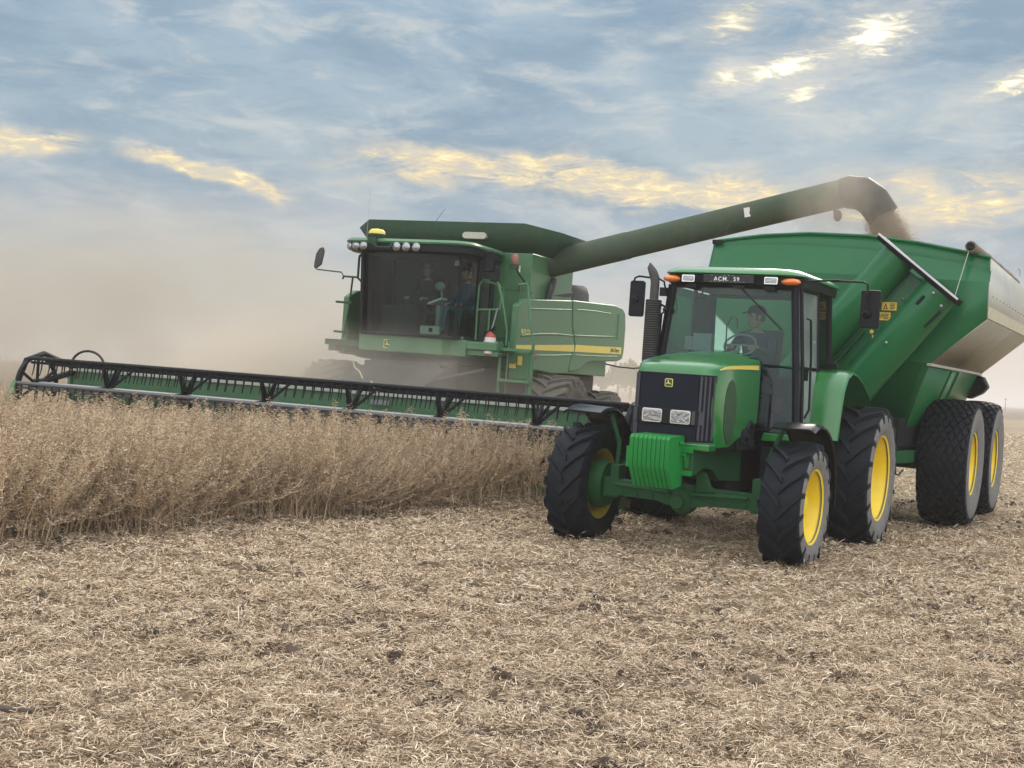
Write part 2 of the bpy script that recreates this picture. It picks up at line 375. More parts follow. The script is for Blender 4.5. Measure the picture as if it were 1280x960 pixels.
b = MB(); b.prism([(.50, 1.22), (.90, 1.22), (.88, 1.31), (.52, 1.31)], 1, .92, 1.12); b.build('fuel_tank_cover', 'green', tr, bevel=.012)
b = MB()
for z in (.45, .75, 1.0): b.box(.72, .98, 1.25, 1.62, z, z+.03)
b.box(.72, .745, 1.25, 1.62, .43, 1.2); b.build('step', 'black', tr, bevel=.006)
# front weights
wp = [(-1.15, 1.235), (-1.145, .965), (-1.13, .935), (-.99, .745), (-.96, .735), (-.74, .755), (-.715, .80), (-.715, 1.255), (-.74, 1.275), (-1.12, 1.265)]
wm = None
for k in range(9):
    x = -.20+.0475*k
    if wm is None:
        b = MB(); b.prism(wp, 0, -.0226, .0226); o = b.build('suitcase_weight', 'green_w', tr, bevel=.007, loc=(x, 0, 0)); wm = o
    else:
        o = wm.copy(); COL.objects.link(o); o.parent = tr; o.location = (x, 0, 0)
b = MB(); b.box(-.262, -.224, -1.12, -.80, .93, 1.14); b.build('end_weight', 'green_w', tr, bevel=.006)
for y_, z_, r_ in ((-.86, 1.20, .02), (-.80, 1.08, .014)):
    b = MB(); b.cyl((.21, y_, z_), (.247, y_, z_), r_, n=8); b.build('bolt', 'green_w', tr)
b = MB(); b.tube([(.225, -.80, 1.12), (.24, -.77, 1.09), (.24, -.79, 1.03)], .008, 6); b.build('safety_pin', 'green_w', tr)
# hood
def outline(ins, fy=0.):
    a = .455-ins; f = .315-ins*.9
    pts = [(-f, -.70+fy), (-f*.5, -.715+fy), (0, -.72+fy), (f*.5, -.715+fy), (f, -.70+fy)]
    pts += [(f+(a-f)*.35, -.66+fy), (f+(a-f)*.68, -.575+fy), (a, -.44+fy*.6)]
    pts += [(a+.005, -.1), (a, .3), (a-.01, .62), (a-.015, .93)]
    return pts+[(-x, y) for x, y in pts[::-1] if x > .001 and y > -.699 or (x > f*.99)]
def hood_loops():
    L = []
    full = outline(0)
    def sl(y): return (y+.7)/1.63
    def zlow(y): return 1.165 if y < .10 else 1.165+.245*min(1, (y-.10)/.62)**.8
    L.append([(x, y, zlow(y)) for x, y in full])
    L.append([(x*1.01, y, 1.55+.08*sl(y)) for x, y in full])
    for dz, ins, fy in ((1.925, 0, 0), (1.975, .012, .012), (1.998, .030, .06), (2.026, .075, .20), (2.052, .17, .42), (2.060, .26, .60)):
        o = outline(ins, fy); L.append([(x, y, dz+(.115+.02*ins/.2)*sl(y)) for x, y in o])
    return L
b = MB(); b.loft(hood_loops(), cap0=False); hood = b.build('hood', 'green', tr, smooth=50)
# nose frame around the grille, lower lip
b = MB()
b.prism([(-.32, 1.125), (-.32, 1.205), (.32, 1.205), (.47, 1.205), (.47, 1.13)], 1, -.735, -.50)
b.build('nose_lip', 'green', hood, bevel=.02)
for s in (-1, 1):
    b = MB()
    pts = [(-.02+.20*math.cos(t), 1.54+.33*math.sin(t)*(1 if math.sin(t) > 0 else 1.05)) for t in [2*PI*k/24 for k in range(24)]]
    b.prism([(y-.10, z) for y, z in pts], 0, s*.455, s*.466); b.build('side_intake', 'green_s', hood, smooth=20)
    b = MB()
    st = [(-.50, 1.962), (-.30, 1.975), (.10, 1.990), (.80, 2.002), (.80, 2.052), (.30, 2.035), (-.10, 2.018), (-.35, 1.995)]
    b.prism(st, 0, s*.440, s*.461); b.build('stripe', 'stripe', hood, smooth=20)
for i, (y0, n) in enumerate(((.50, 6),)):
    b = MB()
    for k in range(4): b.box(.461, .463, y0+.055*k, y0+.04+.055*k, 1.992, 1.999)
    b.build('stripe_lettering', 'ink', hood)
# grille
b = MB(); gp = [(-.432, -.50), (-.405, -.59), (-.36, -.67), (-.31, -.712), (0, -.732), (.31, -.712), (.36, -.67), (.405, -.59), (.432, -.50)]
b.loft([[(x, y-.012, z) for x, y in gp]+[(x*.96, y+.05, z) for x, y in gp[::-1]] for z in (1.215, 1.55, 1.90)]); grille = b.build('grille', 'navy', tr, smooth=25)
for s in (-1, 1):
    for k in range(4):
        t = (k+.5)/4; x = .320+(.432-.320)*t; y = -.712+.21*t**1.5
        b = MB(); b.tube([(s*(x+.004), y-.014, 1.235), (s*(x+.004), y-.014, 1.885)], .014, 8); b.build('slat', 'slat', grille)
emblem(grille, 0., -.746, 1.80, .085)
b = MB(); lp = [(-.375, -.66), (-.33, -.74), (0, -.765), (.33, -.74), (.40, -.62)]
b.loft([[(x, y, z) for x, y in lp]+[(x*.9, y+.08, z) for x, y in lp[::-1]] for z in (1.375, 1.39, 1.525, 1.54)]); bez = b.build('lamp_bezel', 'black', grille, bevel=.012)
for x0, x1 in ((-.262, -.045), (.045, .262)):
    b = MB(); rr = rrect(x0, x1, 1.388, 1.528, .022); b.prism(rr, 1, -.752, -.770, 0); b.prism(rrect(x0+.012, x1-.012, 1.40, 1.516, .016), 1, -.770, -.776, 1)
    b.build('headlight', ['chrome', 'lens'], grille, bevel=.004)
for x0, x1 in ((.272, .375), (-.36, -.272)):
    b = MB(); b.plate([(x0, -.765+.0, 1.39), (x1, -.69, 1.39), (x1, -.69, 1.525), (x0, -.765, 1.525)], (.2 if x1 > 0 else -.2, -1, 0), .02); b.build('lamp_blank', 'slat', grille, bevel=.004)
# front fenders
for s in (-1, 1):
    b = MB(); top = []; th = [R_(a) for a in range(112, -14, -9)]
    secs = []
    for a in th:
        r = .80; c, sn = math.cos(a), math.sin(a)
        drop = max(0, (a-R_(94)))*.10
        y = .04+r*c; z = .655+r*sn*1.03-drop*0
        w0, w1 = .93, 1.41
        nx, nz = c, sn
        secs.append([(s*w0, y-nx*.03, z-nz*.03), (s*(w0+.02), y, z), (s*(w1-.06), y+nx*.012, z+nz*.012), (s*w1, y-nx*.03, z-nz*.03), (s*(w1-.012), y-nx*.045, z-nz*.045), (s*(w1-.06), y-nx*.012, z-nz*.012), (s*(w0+.02), y-nx*.02, z-nz*.02), (s*(w0+.01), y-nx*.045, z-nz*.045)])
    b.loft(secs); b.build('front_fender', 'black_g', tr, smooth=50)
    b = MB(); b.tube([(s*.84, .05, .78), (s*.86, .12, 1.1), (s*.98, .12, 1.40), (s*1.2, .10, 1.44)], .028, 8); b.tube([(s*.84, .05, .78), (s*.92, .42, .85), (s*1.2, .70, .95)], .022, 8); b.build('fender_bracket', 'green_d', tr)
# rear fenders
for s in (-1, 1):
    pr = [(1.74, 1.26), (1.79, 1.60), (1.90, 1.86), (2.06, 2.02), (2.28, 2.085), (2.55, 2.06), (2.9, 1.97), (3.3, 1.80), (3.5, 1.62)]
    def off(d):
        o = []
        for i, (y, z) in enumerate(pr):
            a, c = pr[max(0, i-1)], pr[min(len(pr)-1, i+1)]; tx, tz = c[0]-a[0], c[1]-a[1]; l = math.hypot(tx, tz); o.append((y+tz/l*d, z-tx/l*d))
        return o
    b = MB(); i1 = off(.03)
    secs = []
    for (y, z), (yi, zi) in zip(pr, i1):
        ylip, zlip = y+(yi-y)*1.6, z+(zi-z)*1.6
        secs.append([(s*.76, y, z), (s*1.10, y, z), (s*1.15, y+(yi-y)*.5, z+(zi-z)*.5), (s*1.16, ylip, zlip), (s*1.13, ylip, zlip), (s*1.09, yi, zi), (s*.76, yi, zi)])
    b.loft(secs); rf = b.build('rear_fender', 'green', tr, smooth=50)
    b = MB(); b.box(s*.80, s*.98, 2.20, 2.28, 2.09, 2.16); b.build('marker_lamp', 'black', rf, bevel=.012)
# ---- cab
cab = empty('cab', tr, (0, 0, 0))
FT = [(.715, 1.10, 2.96), (.80, 1.06, 2.06), (.865, 1.02, 1.30)]     # A pillar
RP = [(.735, 2.55, 2.96), (.76, 2.68, 2.06), (.78, 2.72, 1.30)]      # C pillar
BP = [(.755, 1.95, 2.96), (.79, 2.0, 2.06), (.82, 1.80, 1.30)]
def lerp3(a, b, t): return tuple(p+(q-p)*t for p, q in zip(a, b))
b = MB()
for s in (-1, 1):
    for P, r in ((FT, .045), (RP, .045)):
        b.tube([(s*p[0], p[1], p[2]) for p in P], r, 8)
    b.tube([(s*BP[0][0], BP[0][1], BP[0][2]), (s*BP[1][0], BP[1][1], BP[1][2])], .028, 8)
    b.tube([(s*.78, 1.13, 2.95), (s*.86, 1.12, 2.05), (s*.90, 1.10, 1.35)], .022, 8)   # door edge
    b.tube([(s*FT[2][0], FT[2][1], 1.30), (s*RP[2][0], RP[2][1], 1.30)], .05, 8)
    b.tube([(s*.755, 2.0, 2.06), (s*RP[1][0], RP[1][1], 2.06)], .03, 8)
b.tube([(-.715, 1.10, 2.95), (-.3, 1.04, 2.96), (.3, 1.04, 2.96), (.715, 1.10, 2.95)], .045, 8)
b.tube([(-.735, 2.55, 2.95), (.735, 2.55, 2.95)], .045, 8)
b.tube([(.80, 1.05, 2.045), (.45, 1.015, 2.07)], .012, 6); b.tube([(-.80, 1.05, 2.045), (-.45, 1.015, 2.07)], .012, 6)
b.build('cab_frame', 'black', cab)
b = MB(); b.box(-.84, .84, 1.05, 2.72, 1.27, 1.33); b.prism([(2.45, 1.3), (2.72, 1.3), (2.70, 1.75), (2.55, 1.75)], 0, -.74, .74); b.build('cab_floor', 'black', cab, bevel=.01)
def pane(name, pts, nrm, m, parent=cab):
    b = MB(); b.plate(pts, nrm, .006); return b.build(name, m, parent)
def front_glass(name, z0, z1, m, xa, xb):
    b = MB(); L = []
    for z in (z0, z1):
        t = (2.96-z)/.90; hw = .70+.085*t; yb = 1.085-.04*t; row = []
        for k in range(9):
            u = xa+(xb-xa)*k/8; row.append((u*hw, yb-.06*(1-u*u), z))
        L.append(row)
    n = 9; vs = L[0]+L[1]+[(x, y+.006, z) for x, y, z in L[0]+L[1]]
    fs = [(i, i+1, n+i+1, n+i) for i in range(n-1)]+[(2*n+i, 3*n+i, 3*n+i+1, 2*n+i+1) for i in range(n-1)]
    b.add(vs, fs); return b.build(name, m, cab, smooth=60, recalc=False)
front_glass('windshield', 2.075, 2.94, 'glass_t', -.97, .97)
front_glass('lower_window', 1.32, 2.04, 'glass_td', .46, .97)
front_glass('lower_window', 1.32, 2.04, 'glass_td', -.97, -.46)
for s in (-1, 1):
    q = [(s*.725, 1.16, 2.93), (s*.76, 1.93, 2.93), (s*.80, 1.98, 2.08), (s*.815, 1.12, 2.08)]
    d = pane('door', q if s < 0 else q[::-1], (s, 0, .05), 'glass_side')
    q = [(s*.815, 1.12, 2.04), (s*.80, 1.98, 2.04), (s*.83, 1.70, 1.36), (s*.87, 1.09, 1.36)]
    pane('door_lower_pane', q if s < 0 else q[::-1], (s, 0, .05), 'glass_side', d)
    b = MB(); b.tube([(s*.855, 1.17, 2.62), (s*.895, 1.20, 2.60), (s*.915, 1.24, 2.2), (s*.93, 1.26, 1.6), (s*.90, 1.20, 1.50)], .014, 6); b.box(s*.84, s*.90, 1.16, 1.24, 1.92, 2.06); b.build('handle', 'black', d)
    q = [(s*.762, 1.98, 2.93), (s*.742, 2.53, 2.93), (s*.762, 2.65, 2.09), (s*.79, 2.03, 2.09)]
    pane('side_window', q if s < 0 else q[::-1], (s, 0, .05), 'glass_t')
pane('rear_window', [(.70, 2.56, 2.92), (-.70, 2.56, 2.92), (-.72, 2.69, 1.80), (.72, 2.69, 1.80)][::-1], (0, 1, 0), 'glass_t')
# roof
def rl(hw, y0, y1, z, r=.20, bow=.05):
    p = rrect(-hw, hw, y0, y1, r, 5)
    return [(x, y-(bow*(1-(x/hw)**2) if y < (y0+y1)/2 else 0), z) for x, y in p]
b = MB(); b.loft([rl(.74, 1.06, 2.62, 2.945), rl(.80, .98, 2.80, 2.965), rl(.81, .965, 2.83, 3.055), rl(.78, 1.0, 2.80, 3.075)]); roof = b.build('roof', 'black', cab, smooth=40)
b = MB(); b.loft([rl(.815, .955, 2.86, 3.066), rl(.825, .94, 2.88, 3.08), rl(.815, .955, 2.87, 3.105), rl(.75, 1.03, 2.80, 3.145), rl(.62, 1.16, 2.68, 3.165), rl(.3, 1.5, 2.3, 3.175)]); b.build('roof_cap', 'green', roof, smooth=50)
for s in (-1, 1):
    b = MB(); b.sphere((s*.70, .975, 3.005), (.115, .06, .042), 14); b.build('turn_signal', 'amber', roof)
    b = MB(); x0, x1 = sorted((s*.41, s*.565)); b.prism(rrect(x0, x1, 2.968, 3.050, .012), 1, .97, .918, 0); b.prism(rrect(x0+.012, x1-.012, 2.980, 3.040, .01), 1, .918, .912, 1); b.build('work_lamp', ['chrome', 'lens'], roof, bevel=.004)
    b = MB(); x0, x1 = sorted((s*.40, s*.53)); b.box(x0, x1, .97, 1.02, 2.90, 2.955); b.build('lamp_bracket', 'black', roof, bevel=.006)
b = MB(); b.box(-.30, .30, .896, .93, 2.966, 3.062); sign = b.build('roof_sign', 'black_g', roof, bevel=.006)
text('sign_lettering', 'ACM.  59', .064, (-.02, .894, 3.010), FRONT, 'ink_w', sign, space=1.22, bold=.0006)
b = MB()
for k in range(9):
    if k != 4: b.box(-.215+.048*k, -.188+.048*k, .8945, .8955, 2.978, 2.983)
for k in (0, 3, 4, 5): b.box(-.205+.05*k, -.190+.05*k, .8945, .8955, 3.046, 3.056)
b.build('sign_small_print', 'grey', sign)
b = MB(); b.tube([(.09, 1.02, 2.95), (.62, 1.025, 2.47)], .011, 6); b.tube([(.20, 1.005, 2.86), (.60, 1.012, 2.50)], .006, 5); b.box(.02, .16, .99, 1.05, 2.92, 2.96); b.build('wiper', 'ink', cab)
# mirrors
b = MB(); b.tube([(.78, 1.12, 3.03), (1.1, 1.15, 3.05), (1.46, 1.18, 3.045), (1.50, 1.185, 3.02), (1.505, 1.19, 2.72)], .012, 8); b.cyl((1.12, 1.15, 3.05), (1.2, 1.155, 3.05), .017); arm = b.build('mirror_arm', 'black', cab)
b = MB(); b.prism(rrect(1.425, 1.635, 2.545, 2.965, .02), 1, 1.225, 1.265); b.lathe([(1.165, .02), (1.175, .04), (1.225, .05)], 14, axis=1, c=(1.50, 0, 2.70)); b.build('mirror', 'black', arm, bevel=.012)
b = MB(); b.tube([(-.80, 1.05, 2.86), (-.82, 1.02, 2.97), (-.88, 1.0, 3.0), (-1.12, .98, 3.02), (-1.17, .98, 3.0), (-1.18, .98, 2.96)], .012, 8); b.box(-.86, -.78, 1.0, 1.06, 2.80, 2.90); arm = b.build('mirror_arm', 'black', cab)
b = MB(); b.prism(rrect(-1.235, -1.045, 2.545, 2.97, .03), 1, .99, 1.03); b.lathe([(.95, .01), (.955, .04), (.99, .045)], 14, axis=1, c=(-1.15, 0, 2.75)); b.build('mirror', 'black', arm, bevel=.012)
# exhaust
ex = MB(); X, Y = -.915, .98
ex.lathe([(1.75, .05), (1.95, .078), (2.72, .078), (2.76, .05)], 20, axis=2, c=(X, Y, 0))
ex.lathe([(2.02, .085), (2.02, .092), (2.745, .092), (2.75, .085)], 20, axis=2, c=(X, Y, 0))
exh = ex.build('exhaust', 'dgrey', tr)
b = MB()
for k in range(26):
    z = 2.05+k*.027
    b.lathe([(z, .094), (z+.007, .098), (z+.014, .094)], 18, axis=2, c=(X, Y, 0))
b.build('heat_shield', 'black', exh)
b = MB(); b.tube([(X, Y, 2.74), (X, Y, 2.95), (X-.005, Y, 3.0), (X-.03, Y-.01, 3.07), (X-.065, Y-.01, 3.13), (X-.075, Y-.01, 3.18)], [.052, .052, .055, .052, .040, .008], 16); b.build('tailpipe', 'dgrey', exh)
b = MB(); b.cyl((X+.09, Y, 2.70), (X+.17, Y+.02, 2.66), .012, n=8); b.sphere((X+.15, Y, 2.64), .032, 10); b.tube([(X+.17, Y, 2.63), (X+.22, Y+.02, 2.66), (X+.2, Y+.04, 2.8)], .007, 6); b.build('clamp', 'black', exh)
# cab interior
b = MB(); b.box(-.24, .24, 1.95, 2.35, 1.72, 1.88); b.loft([[(x, y, z) for x, y in rrect(-.23, .23, y0, y0+.12, .05)] for z, y0 in ((1.85, 2.28), (2.1, 2.34), (2.52, 2.42))]); b.box(-.2, .2, 2.0, 2.3, 1.33, 1.72); b.build('seat', 'seat', cab, bevel=.03)
b = MB(); b.loft([[(x, y, z) for x, y in rrect(-.16*k, .16*k, 1.16, 1.16+.3*k, .05)] for z, k in ((1.33, 1), (1.9, .9), (2.16, .8))]); b.tube([(0, 1.32, 2.1), (0, 1.45, 2.26)], .03, 8)
b.tube([(.19*math.cos(t), 1.50+.13*math.sin(t)*.75, 2.29+.13*math.sin(t)) for t in [2*PI*k/20 for k in range(21)]], .014, 6); b.tube([(-.18, 1.5, 2.29), (.18, 1.5, 2.29)], .012, 6); b.build('steering_column', 'grey', cab, bevel=.01)
b = MB(); b.box(-.50, -.27, 1.25, 1.36, 2.19, 2.40); b.box(-.62, -.52, 1.30, 1.38, 2.20, 2.36); b.tube([(-.40, 1.3, 1.4), (-.40, 1.3, 2.2)], .02, 8); b.build('monitor', 'grey', cab, bevel=.012)
b = MB(); b.tube([(-.12, 1.35, 2.12), (-.14, 1.38, 2.5), (-.10, 1.42, 2.62), (-.04, 1.42, 2.60), (-.02, 1.42, 2.48)], .009, 6); b.build('gear_lever', 'black', cab); b = MB(); b.tube([(-.42, 1.25, 2.94), (-.42, 1.25, 2.86)], .012, 6); b.sphere((-.42, 1.25, 2.83), (.05, .02, .035), 10); b.build('interior_mirror', 'black', cab)
b = MB(); b.box(.36, .56, 1.75, 2.3, 1.33, 1.95); b.build('side_console', 'seat', cab, bevel=.03); b = MB(); b.box(-.56, -.36, 1.75, 2.3, 1.33, 1.85); b.build('side_console', 'seat', cab, bevel=.03)
b = MB(); b.tube([(.46, 1.4, 1.36), (.47, 1.42, 1.7), (.50, 1.40, 1.75)], .02, 8); b.sphere((.52, 1.38, 1.62), (.07, .05, .10), 10); b.build('hanging_cloth', 'redpaint', cab)

# ================================================================== GRAIN CART
GD = -27.75; GX, GY = 6.33, 18.40; GZ = .015
gc = empty('grain_cart', None, (GX, GY, GZ), frot(GD), label='large green grain cart with diagonal unloading auger hitched behind the tractor', category='grain cart')
ftm = None; rmm = {}
for yy in (0., 2.3):
    for x in (0., -2.6):
        e = empty('wheel', gc, (x, yy, .86))
        if ftm is None: ftm = flot_tyre(.90, .66, .44).build('tyre', ['rubber', 'sidewall'], e, smooth=30).data
        else: link('tyre', ftm, e)
        sd = 1 if x == 0 else -1
        if sd not in rmm: rmm[sd] = rim_mesh(.44, .66, sd, .12).build('rim', ['yellow', 'rim_back'], e, smooth=40).data
        else: link('rim', rmm[sd], e)
CX = -1.30
top = [(.555, 3.62), (.25, 3.69), (-.39, 3.805), (-1.06, 3.885), (-1.85, 3.91), (-2.5, 3.875), (-3.15, 3.79), (-3.235, 3.75)]
f1 = [(.57, 3.46), (.25, 3.55), (-.39, 3.64), (-1.06, 3.71), (-1.85, 3.755), (-2.5, 3.76), (-3.19, 3.73), (-3.24, 3.70)]
f2 = [(.58, 3.30), (.25, 3.315), (-.39, 3.335), (-1.06, 3.35), (-1.85, 3.37), (-2.5, 3.38), (-3.22, 3.39), (-3.24, 3.385)]
mid = [(.58, 2.83), (.25, 2.83), (-.39, 2.83), (-1.06, 2.83), (-1.85, 2.83), (-2.5, 2.83), (-3.16, 2.83), (-3.18, 2.83)]
low = [(-.10, 2.22), (-.2, 2.22), (-.6, 2.22), (-1.06, 2.22), (-1.85, 2.22), (-2.2, 2.22), (-2.46, 2.22), (-2.5, 2.22)]
bot = [(-.54, 1.08), (-.6, 1.08), (-.8, 1.08), (-1.06, 1.08), (-1.85, 1.08), (-1.9, 1.08), (-2.05, 1.08), (-2.1, 1.08)]
def grid(b, rows, mi=0):
    n = len(rows[0]); vs = [p for r in rows for p in r]
    return b.add(vs, [(i*n+k, i*n+k+1, (i+1)*n+k+1, (i+1)*n+k) for i in range(len(rows)-1) for k in range(n-1)], mi)
YF, YR = -1.70, 3.0
b = MB(); grid(b, [[(x, -1.60, z) for x, z in top], [(x, -1.60, z) for x, z in f1], [(x, -1.74, z) for x, z in f2], [(x, -1.74, z) for x, z in mid], [(x, -1.70, z) for x, z in low], [(x, -1.15, z) for x, z in bot]])
fw = b.build('front_wall', 'green_c', gc, smooth=20); sm = fw.modifiers.new('thick', 'SOLIDIFY'); sm.thickness = .02; sm.offset = 1 if False else -1
b = MB(); grid(b, [[(x, YR-.05, z-.10) for x, z in top], [(x, YR, z) for x, z in mid], [(x, YR, z) for x, z in low], [(x, 2.5, z) for x, z in bot]]); b.build('rear_wall', 'green_c', gc, smooth=20).modifiers.new('thick', 'SOLIDIFY').thickness = .02
for s, nm in ((1, 0), (-1, 1)):
    def mx(x): return x if s > 0 else 2*CX-x
    b = MB(); grid(b, [[(mx(.56), -1.60, 3.62), (mx(.56), YR-.05, 3.57)], [(mx(.57), -1.60, 3.46), (mx(.57), YR, 3.42)], [(mx(.585), -1.74, 3.30), (mx(.585), YR, 3.28)], [(mx(.585), -1.74, 2.83), (mx(.585), YR, 2.83)]])
    sp = b.build('side_panel', 'galv', gc, smooth=15); sp.modifiers.new('thick', 'SOLIDIFY').thickness = .015
    b = MB()
    for yy in np.arange(-1.4, 3., .36):
        for zz in (2.95, 3.14): b.sphere((mx(.590), yy, zz), .008, 6)
    b.build('rivet_row', 'dgrey', sp, kind='stuff')
    b = MB(); b.box(*sorted((mx(.587), mx(.596))), -1.74, YR, 2.835, 2.99); b.build('lower_band', mat('cream banding', (.62,.58,.42), .5, metal=.2, dust=.4) if s > 0 else 'galv', sp)
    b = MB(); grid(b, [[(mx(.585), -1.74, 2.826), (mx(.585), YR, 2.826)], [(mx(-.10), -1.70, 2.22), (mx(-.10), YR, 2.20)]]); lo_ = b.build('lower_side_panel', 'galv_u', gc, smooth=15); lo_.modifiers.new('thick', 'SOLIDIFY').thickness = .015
    b = MB(); x0 = mx(-.10); b.box(x0-.035, x0+.035, -1.72, YR, 2.175, 2.215); b.build('edge_rail', 'galv', lo_, bevel=.006)
    b = MB(); grid(b, [[(mx(-.12), -1.68, 2.19), (mx(-.12), YR, 2.19)], [(mx(-.54), -1.15, 1.08), (mx(-.54), 2.5, 1.08)]]); hp = b.build('funnel_side', 'green_c', gc, smooth=15); hp.modifiers.new('thick', 'SOLIDIFY').thickness = .02
    for yy in (.1, .75):
        b = MB(); d = .05
        p = [(mx(-.10), yy, 2.16), (mx(-.50), yy+.1, 1.10)]
        b.loft([[(x+dx, y+dy, z) for dx, dy in ((-.02, -.02), (.02, -.02), (.02, .02), (-.02, .02))] for x, y, z in p]); b.build('rib', 'green_c', hp, bevel=.004)
b = MB(); b.box(-2.1, -.54, -1.15, 2.5, 1.02, 1.08); b.build('funnel_floor', 'green_c', gc)
b = MB(); b.tube([(-.62, -1.9, .93), (-.45, -1.2, .93), (-.45, 2.9, .90)], .12, 4); b.tube([(-1.98, -1.9, .93), (-2.15, -1.2, .93), (-2.15, 2.9, .90)], .12, 4)
b.box(-2.2, -.4, -1.35, -1.15, .84, 1.02); b.box(-2.75, .15, -.12, .12, .72, .96); b.box(-2.75, .15, 2.18, 2.42, .72, .96); b.box(-.42, -.30, -.3, 2.6, .74, .92); b.box(-2.3, -2.18, -.3, 2.6, .74, .92)
b.prism([(-.62, -1.9), (-1.98, -1.9), (-1.4, -3.2), (-1.2, -3.2)], 2, .82, .96); b.box(-1.40, -1.20, -3.5, -3.1, .62, .84)
b.build('chassis', 'green_d', gc, bevel=.012)
b = MB(); b.tube([(-.50, -1.55, .80), (-.47, -1.50, .70), (-.44, -1.45, .69), (-.40, -1.38, .76)], .012, 6); b.build('hose', 'ink', gc)
b = MB(); b.box(-1.0, -.42, -1.75, -.35, 1.06, 1.46); b.build('dark_shade_box', 'underbody', gc, bevel=.02)  # plain dark box standing in for the dark shading above the chassis
b = MB(); b.prism([(-.46, 1.86), (-.10, 2.17), (-.02, 2.16), (.07, 1.99), (-.02, 1.88), (-.2, 1.78)], 1, 2.75, 3.05); b.build('rear_chute', 'black', gc, bevel=.03)
# auger folded across the front
fx, fz = .787, -.617; tx, tz = -.617, -.787; P0 = (-.72, 3.78)
def ap(s_, t_, y): return (P0[0]+fx*s_+tx*t_, y, P0[1]+fz*s_+tz*t_)
au = MB()
for s_, r in ((.29, .235), (1.0, .255)):
    au.tube([ap(s_, .04, -2.14), ap(s_+.02*(s_ > .5), 1.4, -2.14), ap(s_+.10*(s_ > .5), 2.75, -2.10)], r, 28)
auger = au.build('unloading_auger', 'green_c', gc, smooth=50)
b = MB(); b.loft([[ap(s_, t_, y) for s_, y in ((.10, -2.06), (1.20, -2.06), (1.20, -1.90), (.10, -1.90))] for t_ in (.1, 2.6)]); pl = b.build('auger_plate', 'green_c', auger, bevel=.01)
for s_ in (.56, .735): 
    b = MB(); b.loft([[ap(s_+d, t_, y) for d, y in ((-.008, -2.075), (.008, -2.075), (.008, -2.062), (-.008, -2.062))] for t_ in (.25, 2.5)]); b.build('plate_seam', 'green_c', pl)
b = MB(); b.loft([[ap(s_, t_, y) for t_, y in ((-.035, -2.40), (.0, -2.42), (.035, -2.38), (.05, -1.92), (-.035, -1.92))] for s_ in (-.03, 1.27)]); b.build('hinge_flange', 'underbody', auger, bevel=.008)
b = MB(); b.loft([[ap(s_, t_, y) for t_, y in ((-.045, -2.43), (-.02, -2.44), (-.02, -2.40), (-.045, -2.39))] for s_ in (-.04, 1.28)]); b.build('flange_edge', 'metal', auger)
b = MB()
for s_, t_, yy in ((.70, .42, -2.07), (.98, .95, -2.41), (1.18, .16, -2.41), (.60, 1.45, -2.07), (1.0, .1, -2.41)):
    b = MB(); b.sphere(ap(s_, t_, yy), .022, 8); b.build('bolt_head', 'metal', auger)
b = MB(); b.tube([ap(1.20, .22, -2.30), ap(1.18, .5, -2.31)], .025, 8); b.tube([ap(.93, .20, -2.395), ap(.93, .34, -2.395)], .02, 8); b.build('latch', 'underbody', auger)
b = MB(); b.tube([ap(.60, 1.05, -2.12), ap(.60, 1.75, -2.12)], .028, 8); b.tube([ap(.60, 1.75, -2.12), ap(.60, 2.1, -2.12)], .016, 8); b.tube([ap(.50, 1.72, -2.13), ap(.72, 1.72, -2.13)], .02, 8); b.build('hydraulic_ram', 'green_d', auger)
b = MB(); b.tube([ap(.72, 1.02, -2.10), ap(.76, 1.06, -2.10), ap(.80, 1.08, -2.11), ap(.80, 1.12, -2.10), ap(.80, 1.52, -2.10), ap(.76, 1.55, -2.10)], .011, 6); b.sphere(ap(.68, 1.0, -2.09), (.03, .01, .03), 8); b.sphere(ap(.805, 1.30, -2.09), .018, 8); b.build('yellow_handle', 'stripe', auger)
for (px_, pz_), (w_, h_) in (((-.60, 2.92), (.195, .11)), ((-.655, 2.785), (.16, .105))):
    b = MB(); b.box(px_-w_/2, px_+w_/2, -2.078, -2.066, pz_-h_/2, pz_+h_/2); dec = b.build('warning_decal', 'label_y', auger, bevel=.003)
    b = MB()
    if w_ > .18:
        b.prism([(px_-.075, pz_-.04), (px_-.015, pz_-.04), (px_-.045, pz_+.04)], 1, -2.079, -2.081); b.prism([(px_-.058, pz_-.03), (px_-.032, pz_-.03), (px_-.045, pz_+.012)], 1, -2.081, -2.083, 1)
    else:
        for k in range(3): b.box(px_-.065+.02*k, px_-.055+.02*k, -2.081, -2.079, pz_-.035+.01*k, pz_+.035)
    for k in range(4): b.box(px_+.01-.02*(w_ < .18), px_+.065+.012*(k % 2)-.015*(w_ < .18), -2.081, -2.079, pz_-.034+.02*k, pz_-.024+.02*k)
    b.build('decal_print', ['ink', 'label_y'], dec)
